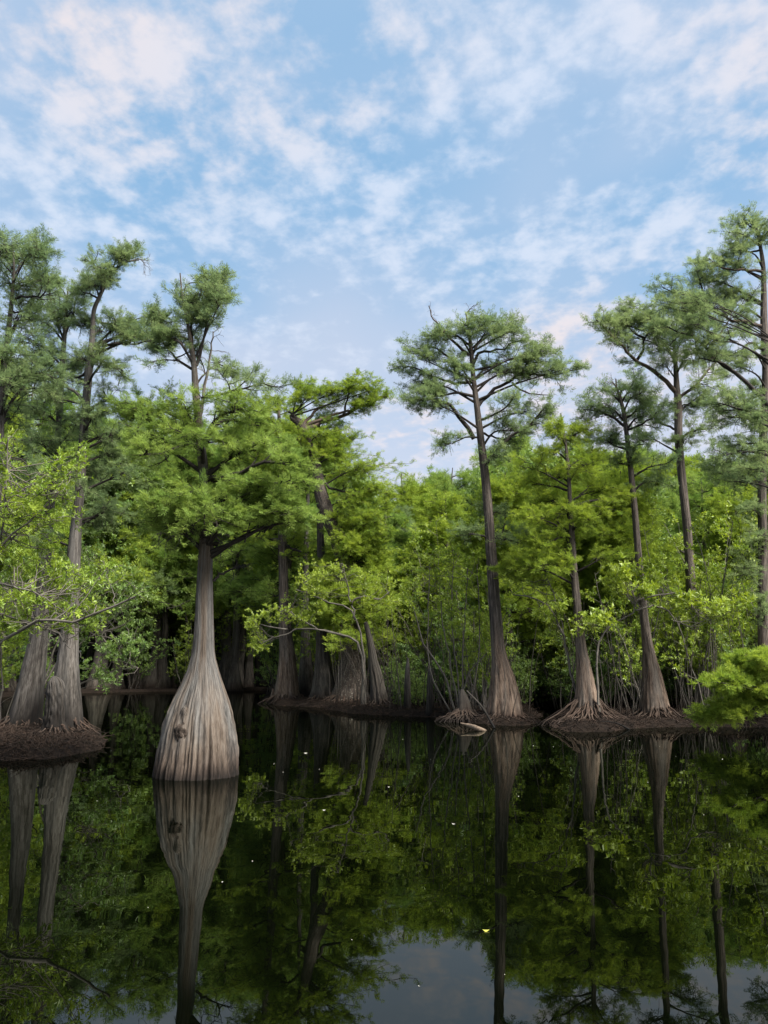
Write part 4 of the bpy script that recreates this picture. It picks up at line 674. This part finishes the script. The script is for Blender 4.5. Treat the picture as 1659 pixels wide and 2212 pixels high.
protoC = [bg_tree('background_cypress', LC[0], GC, 101, 10.5, .17, LF_MID, BARK_BG, 50, 2.3, .38), bg_tree('background_cypress', LC[1], GC, 102, 9.0, .15, LF_FRESH, BARK_BG, 52, 2.1, .28), bg_tree('background_cypress', LC[2], GC, 103, 12., .18, LF_HIGH, BARK_BG, 42, 2.2, .42),
          bg_tree('background_cypress', LC[0], GC, 104, 11.5, .2, LF_MID, BARK_BG, 50, 2.5, .4)]
LC.append('round-crowned broadleaf tree among the cypresses behind the bank'); protoC.append(bg_tree('broadleaf_tree', LC[3 if len(LC) == 4 else -1], GC, 105, 8.6, .13, LF_DARK, BARK_BG, 44, 2.2, .3, .13, 'broad', 9, .9))
LU = ['bright yellow-green sapling clump with bare lower stems on the bank', 'dull green sapling clump with bare lower stems on the bank', 'dull green twiggy low shrub on the bank']
protoU = [bg_shrub('sapling_clump', LU[0], GU, 111, 5.6, LF_BROAD, lo=.27), bg_shrub('sapling_clump', LU[0], GU, 112, 6.8, LF_BROAD, lo=.3), bg_shrub('sapling_clump', LU[1], GU, 113, 5.2, LF_DARK, lo=.2, mat=LIMB), bg_shrub('low_shrub', LU[2], GU, 114, 2.6, LF_DARK, .1, 9, .15, .4, LIMB)]
used = set()
def put(pr, pool, x, y, s, rz=None, label=None):
    rz = rng.uniform(0, 6.28) if rz is None else rz; o = pool[pr]; key = o.name; loc = (x, y, gz(x, y) - .02); sc = (s, s, s * rng.uniform(.92, 1.08))
    if key not in used: used.add(key); o.location = loc; o.rotation_euler = (0, 0, rz); o.scale = sc; r = o
    else: r = dup(o, loc, rz, sc)
    if label: r['label'] = label
    return r
def vx(x, y): return (x * F / y) * (cp) + CX      # approximate photo column of a ground point
SKY = np.array([(-300, 700), (150, 790), (230, 850), (350, 868), (450, 855), (560, 850), (640, 900), (720, 960), (790, 990), (850, 1012), (950, 1025), (1060, 1022), (1130, 950), (1250, 930), (1350, 965), (1450, 985), (1550, 990), (1659, 940), (1900, 900)], float)
HP = [10.5, 9.0, 12., 11.5, 8.6]
def fit(k, x, y, lo=.76, hi=1.0):
    yy = np.interp(vx(x, y), SKY[:, 0], SKY[:, 1]); v = (CY - yy) / F; el = PITCH + math.atan(v)
    return float(np.clip((H + y * math.tan(el)) * rng.uniform(lo, hi) / (HP[k] * 1.02), .6, 2.1))
# trunks standing in the dark inlet
for x, y, s, k in [(325, 1491, .95, 0), (352, 1491, .8, 3), (290, 1492, .9, 0), (250, 1493, .9, 2), (205, 1494, .8, 1), (483, 1491, 1.15, 3), (512, 1490, .9, 0), (535, 1490, .85, 2), (560, 1489, .95, 0), (455, 1484, .9, 1), (400, 1483, .9, 2), (372, 1481, .8, 1), (305, 1482, 1., 3), (270, 1480, 1., 0), (430, 1478, 1., 2), (235, 1483, 1., 3)]:
    q = base(x, y); put(k, protoC, q[0], q[1], fit(k, q[0], q[1], .72, 1.02))
pts = []
tries = 0
while len(pts) < 175 and tries < 9000:
    tries += 1; y = 30 + 62 * rng.random() ** 1.15; x = rng.uniform(-.56, .56) * (y + 3)
    if gz(x, y) < .05: continue
    if any((x - a) ** 2 + (y - b) ** 2 < 2.6 ** 2 for a, b in pts): continue
    col = vx(x, y)
    if y < 38 and 820 < col < 1060: continue
    pts.append((x, y))
for x, y in pts:
    k = rng.choice(5, p=[.24, .24, .14, .22, .16]); s = fit(k, x, y)
    put(k, protoC, x, y, s)
for i, x in enumerate(np.arange(-34, 35, 3.1)):  # unseen row added behind the camera to cut low sky light on the trunks
    o = dup(protoC[i % 4], (x + rng.uniform(-1, 1), -rng.uniform(24, 30), .1), rng.uniform(0, 6), (1.05, 1.05, 1.05), 'unseen cypress added behind the viewer to block low sky light', 'added unseen cypresses blocking low sky light')
# saplings near the bank edge
n = 0; tries = 0; pu = []
while n < 175 and tries < 9000:
    tries += 1; y = rng.uniform(21, 60) if n < 125 else rng.uniform(38, 66); x = rng.uniform(-.54, .54) * (y + 2); z = gz(x, y); col = vx(x, y)
    if z < .08 or (y > 40 and 130 < col < 600 and n < 125): continue
    if any((x - a) ** 2 + (y - b) ** 2 < 1.25 ** 2 for a, b in pu): continue
    if min(np.hypot(x - q[0], y - q[1]) for q in (l5, l4, l6, l7, l8, l42, l43)) < 1.1: continue
    if 570 < col < 860 and y < 37: continue
    if any(abs(col - a) < b and y < c for a, b, c in ((1090, 55, d6 + 1.5), (1265, 90, d7 + 3.2), (1415, 75, d8 + 2.), (885, 40, 32), (1350, 60, 22.5))): continue
    if col < 400: k = rng.choice([2, 2, 3, 0])
    else: k = rng.choice([0, 1, 2, 3], p=[.36, .3, .17, .17])
    pu.append((x, y)); put(k, protoU, x, y, rng.uniform(.8, 1.25)); n += 1
for x in range(150, 590, 24):
    q = base(x + rng.uniform(-8, 8), rng.uniform(1486, 1491.5)); put(3, protoU, q[0], q[1], rng.uniform(.45, .9))
for i in range(95):
    x = rng.uniform(870, 1640); q = base(x, 1540 if x < 1150 else 1545)
    y = q[1] + rng.uniform(0, 6); X = q[0] * y / q[1]
    if gz(X, y) > .06 and min(np.hypot(X - w[0], y - w[1]) for w in (l6, l7, l8)) > 1.: put(3, protoU, X, y, rng.uniform(.35, .95))
# canes: thin bare stems standing in the thicket
g = np.random.default_rng(9); mb = MB(); Q = []
while len(Q) < 1100:
    y = g.uniform(23, 44); x = g.uniform(-.1, .54) * y
    if gz(x, y) < .1: continue
    Q.append((x, y, 0))
Q = np.array(Q); lb = grow(g, Q, np.stack([g.normal(size=len(Q)) * .14, g.normal(size=len(Q)) * .14, np.ones(len(Q))], -1), g.uniform(1., 4.2, len(Q)), 7, .09, .02)
tubes(mb, lb, np.linspace(.014, .005, 7)[None] * g.uniform(.5, 1.6, (len(Q), 1)), 4)
tag(mb.build('undergrowth', [BARK_BG]), 'dense thicket of thin bare upright canes on the right bank', 'undergrowth', kind='stuff')
# far wood closing the view
g = np.random.default_rng(10); mb = MB(); nF = 26000; a = g.uniform(-.62, .62, nF); R = g.uniform(86, 108, nF); x = a * R; y = R; z = g.random(nF) ** .9 * (10 + 3 * vnoise(x, y * 0, .12, 12) + 2 * vnoise(x, y * 0, .5, 13))
p = np.stack([x, y, z], -1); rosettes(g, mb, p, g.normal(size=(nF, 3)) + [0, 0, .5], .75, 5, .5, .4 + .2 * g.normal(size=nF))
tag(mb.build('far_wood', [LF_DARK]), 'distant solid mass of swamp wood behind all the trees', 'wood', kind='stuff')
# litter and fine dead twigs on the mud
g = np.random.default_rng(12); mb = MB(); n = 130000; y = 12 + 26 * g.random(n); x = g.uniform(-.56, .56, n) * y; z = land(x, y); k = (z > -.02) & (np.maximum(-dseg(x, y, mound_l) < 3, dseg(x, y, shore) < 4.5)); x, y, z = x[k], y[k], z[k]
p = np.stack([x, y, z + .01], -1); rosettes(g, mb, p, g.normal(size=(len(x), 3)) * .6 + [0, 0, .6], .07, 2, .3, g.random(len(x)), 0)
k = g.choice(len(x), min(11000, len(x)), False); lb = grow(g, p[k], np.stack([g.normal(size=len(k)), g.normal(size=len(k)), g.uniform(0, .16, len(k))], -1), g.uniform(.08, .34, len(k)), 5, .25, .0)
tubes(mb, lb, np.linspace(.009, .004, 5)[None] * np.ones((len(k), 1)), 4, 1)
tag(mb.build('leaf_litter', [LITTER, LITTER]), 'brown dead leaves and fine rootlets strewn over the mud banks', 'leaf litter', kind='stuff')
# specks floating on the water
def fleck(name, label, group, c, s, mat, seed):
    g = np.random.default_rng(seed); a = np.arange(8) * math.pi / 4; r = s * np.array([1, .8, .55, .8, 1, .75, .5, .8]) * g.uniform(.8, 1.2, 8)
    V = np.stack([np.cos(a) * r, np.sin(a) * r * .6, .004 + .006 * np.cos(2 * a)], -1); V = np.vstack([V, V - [0, 0, .003]])
    f4 = np.stack([np.arange(8), (np.arange(8) + 1) % 8, (np.arange(8) + 1) % 8 + 8, np.arange(8) + 8], -1)
    o = link_mesh(name, V, [np.arange(8)[None], np.arange(15, 7, -1)[None], f4], [mat]); o.location = c; return tag(o, label, 'floating leaf', group)
f0 = fleck('floating_leaf', 'tiny pale fleck floating on the dark water', 'pale flecks drifting on the water', base(660, 1627, .002), .035, FLECK, 1)
for (x, y) in [(240, 1622), (396, 1660), (498, 1645), (592, 1650), (612, 1668), (690, 1662), (870, 1597), (1152, 1611), (1195, 1613), (1425, 1612), (1460, 1634), (1360, 1600), (1560, 1640), (655, 1830), (700, 1750), (545, 1860), (320, 1960), (1120, 1720), (1400, 1690), (980, 1780), (840, 1700), (1090, 2105), (905, 2130), (760, 2030), (480, 1905), (1520, 1760), (210, 1730), (930, 1640)]:
    o = f0.copy(); COL.objects.link(o); o.location = base(x, y, .002); o.rotation_euler = (0, 0, rng.uniform(0, 6)); k = rng.uniform(.2, .6) * (.5 if y > 1800 else 1); o.scale = (k, k, k)
fleck('yellow_leaf', 'small yellow leaf floating on the sky reflection near the bottom', None, base(1050, 2011, .002), .022, YLEAF, 2)
# ------------------------------------------------------------------ sky, sun, camera
SUN_EL, SUN_AZ = math.radians(50), math.radians(130)   # azimuth measured clockwise from +Y (view direction)
w = bpy.data.worlds.new("World"); C.world = w; w.use_nodes = True; nt = w.node_tree; nt.nodes.clear(); L = nt.links.new
sky = nt.nodes.new('ShaderNodeTexSky'); sky.sky_type = 'NISHITA'; sky.sun_disc = False; sky.sun_elevation = SUN_EL; sky.sun_rotation = SUN_AZ
tc = nt.nodes.new('ShaderNodeTexCoord'); sx_ = nt.nodes.new('ShaderNodeSeparateXYZ'); L(tc.outputs['Generated'], sx_.inputs[0])
def M(op, a, b=None, c=None):
    n = nt.nodes.new('ShaderNodeMath'); n.operation = op
    for i, v in enumerate((a, b, c)):
        if v is None: continue
        if isinstance(v, (int, float)): n.inputs[i].default_value = v
        else: L(v, n.inputs[i])
    return n.outputs[0]
zz = M('ADD', M('MAXIMUM', sx_.outputs[2], 0.), .16)
cb = nt.nodes.new('ShaderNodeCombineXYZ'); L(M('DIVIDE', sx_.outputs[0], zz), cb.inputs[0]); L(M('DIVIDE', sx_.outputs[1], zz), cb.inputs[1])
def NZ(scale, det, rough, loc, sc=(1, 1, 1), rot=0., dist=0.):
    mp = nt.nodes.new('ShaderNodeMapping'); mp.inputs['Location'].default_value = loc; mp.inputs['Scale'].default_value = sc; mp.inputs['Rotation'].default_value = (0, 0, rot); L(cb.outputs[0], mp.inputs[0])
    n = nt.nodes.new('ShaderNodeTexNoise'); n.inputs['Scale'].default_value = scale; n.inputs['Detail'].default_value = det; n.inputs['Roughness'].default_value = rough; n.inputs['Distortion'].default_value = dist; L(mp.outputs[0], n.inputs['Vector']); return n.outputs['Fac']
def RP(v, a, b):
    n = nt.nodes.new('ShaderNodeMapRange'); n.interpolation_type = 'SMOOTHSTEP'; n.inputs[1].default_value = a; n.inputs[2].default_value = b; L(v, n.inputs[0]); return n.outputs[0]
def MX(f, a, b):
    n = nt.nodes.new('ShaderNodeMixRGB'); L(f, n.inputs[0]) if not isinstance(f, float) else setattr(n.inputs[0], 'default_value', f)
    for i, v in ((1, a), (2, b)):
        if isinstance(v, tuple): n.inputs[i].default_value = (*v, 1)
        else: L(v, n.inputs[i])
    return n.outputs[0]
big = NZ(1.15, 3, .5, (.7, 3.1, 0), (1., .75, 1), .5)
puf = NZ(13., 3, .5, (1.7, .4, 0), (1, .8, 1), .6, .1)
fine = NZ(27., 4, .6, (4., 2., 0), (1., 1., 1), .3, .1)
hor = RP(sx_.outputs[2], .56, .14)
veil = M('MINIMUM', M('ADD', M('ADD', M('MULTIPLY', RP(big, .36, .66), .55), .2), M('MULTIPLY', hor, .55)), .92)
pm = M('ADD', M('MULTIPLY', puf, .62), M('MULTIPLY', fine, .38))
SK = 10.
def BL(x, y, rx, ry, rot=0.):
    "soft cloud bank in a given direction of the sky"
    def q(x, y):
        v = P(x, y, 10.) - np.array([0, 0, H]); v /= np.linalg.norm(v); return v[:2] / (v[2] + .16)
    c = q(x, y); a = (np.linalg.norm(q(x + rx, y) - q(x - rx, y))) / 2; b = np.linalg.norm(q(x, y - ry) - q(x, y + ry)) / 2
    mp = nt.nodes.new('ShaderNodeMapping'); mp.vector_type = 'TEXTURE'; mp.inputs['Location'].default_value = (*c, 0); mp.inputs['Scale'].default_value = (a, b, 1); mp.inputs['Rotation'].default_value = (0, 0, rot); L(cb.outputs[0], mp.inputs[0])
    ln = nt.nodes.new('ShaderNodeVectorMath'); ln.operation = 'LENGTH'; L(mp.outputs[0], ln.inputs[0]); return RP(ln.outputs['Value'], 1.35, .0)
blobs = None
for (x, y, rx, ry, am) in [(330, 110, 300, 130, .17), (90, 330, 160, 90, .12), (1080, 170, 230, 120, .18), (1400, 90, 260, 90, .12), (820, 400, 170, 70, .12), (1430, 500, 330, 80, .22), (1150, 560, 220, 50, .14), (560, 440, 90, 60, .15), (1230, 690, 220, 60, .14), (330, 780, 160, 40, .16), (1620, 130, 120, 200, .08),
                          (720, 130, 150, 130, -.16), (1080, 400, 260, 60, -.16), (650, 620, 200, 90, -.12), (230, 430, 200, 60, -.08), (820, 690, 160, 70, -.12), (480, 300, 120, 60, -.06), (1250, 330, 160, 50, -.1)]:
    t = M('MULTIPLY', BL(x, y, rx, ry), am * .6); blobs = t if blobs is None else M('ADD', blobs, t)
blue = MX(.7, sky.outputs[0], (.14 * SK, .33 * SK, .53 * SK))
pf = M('MULTIPLY', RP(M('ADD', pm, M('ADD', M('MULTIPLY', M('SUBTRACT', NZ(2.1, 2, .5, (3.1, 7.7, 0)), .5), .25), blobs)), .41, .70), .85)
c1 = MX(veil, blue, (.345 * SK, .40 * SK, .505 * SK))
warm = RP(NZ(.8, 2, .5, (5.5, 1.5, 0)), .42, .62)
white = MX(warm, (.44 * SK, .49 * SK, .58 * SK), (.57 * SK, .505 * SK, .50 * SK))
c2 = MX(pf, c1, white)
c2 = MX(M('MULTIPLY', RP(sx_.outputs[2], .46, .16), .5), c2, (.475 * SK, .485 * SK, .55 * SK))
bg = nt.nodes.new('ShaderNodeBackground'); L(c2, bg.inputs[0]); bg.inputs[1].default_value = .057
L(bg.outputs[0], nt.nodes.new('ShaderNodeOutputWorld').inputs[0])
sl = bpy.data.lights.new('sun', 'SUN'); sl.energy = 4.6; sl.angle = math.radians(28); sl.color = (1, .955, .88); so = bpy.data.objects.new('sun', sl); COL.objects.link(so)
dv = np.array([math.sin(SUN_AZ) * math.cos(SUN_EL), math.cos(SUN_AZ) * math.cos(SUN_EL), math.sin(SUN_EL)])
from mathutils import Vector
so.rotation_euler = Vector(dv).to_track_quat('Z', 'Y').to_euler()
cam = bpy.data.cameras.new('camera'); co = bpy.data.objects.new('camera', cam); COL.objects.link(co); co.location = (0, 0, H); co.rotation_euler = (math.pi / 2 + PITCH, 0, 0)
cam.sensor_fit = 'VERTICAL'; cam.sensor_height = 24; cam.lens = F / 2212 * 24; cam.clip_end = 2000; cam.clip_start = .1; C.camera = co
C.view_settings.view_transform = 'Standard'; C.view_settings.look = 'None'; C.view_settings.gamma = 1; C.view_settings.exposure = 1.55
C.cycles.max_bounces = 6; C.cycles.diffuse_bounces = 3; C.cycles.glossy_bounces = 3; C.cycles.transmission_bounces = 3; C.cycles.use_denoising = True
print('TRIS', sum(len(o.data.polygons) for o in C.objects if o.type == 'MESH'), 'UNIQUE', sum(len(m.polygons) for m in bpy.data.meshes), 'OBJ', len(C.objects))
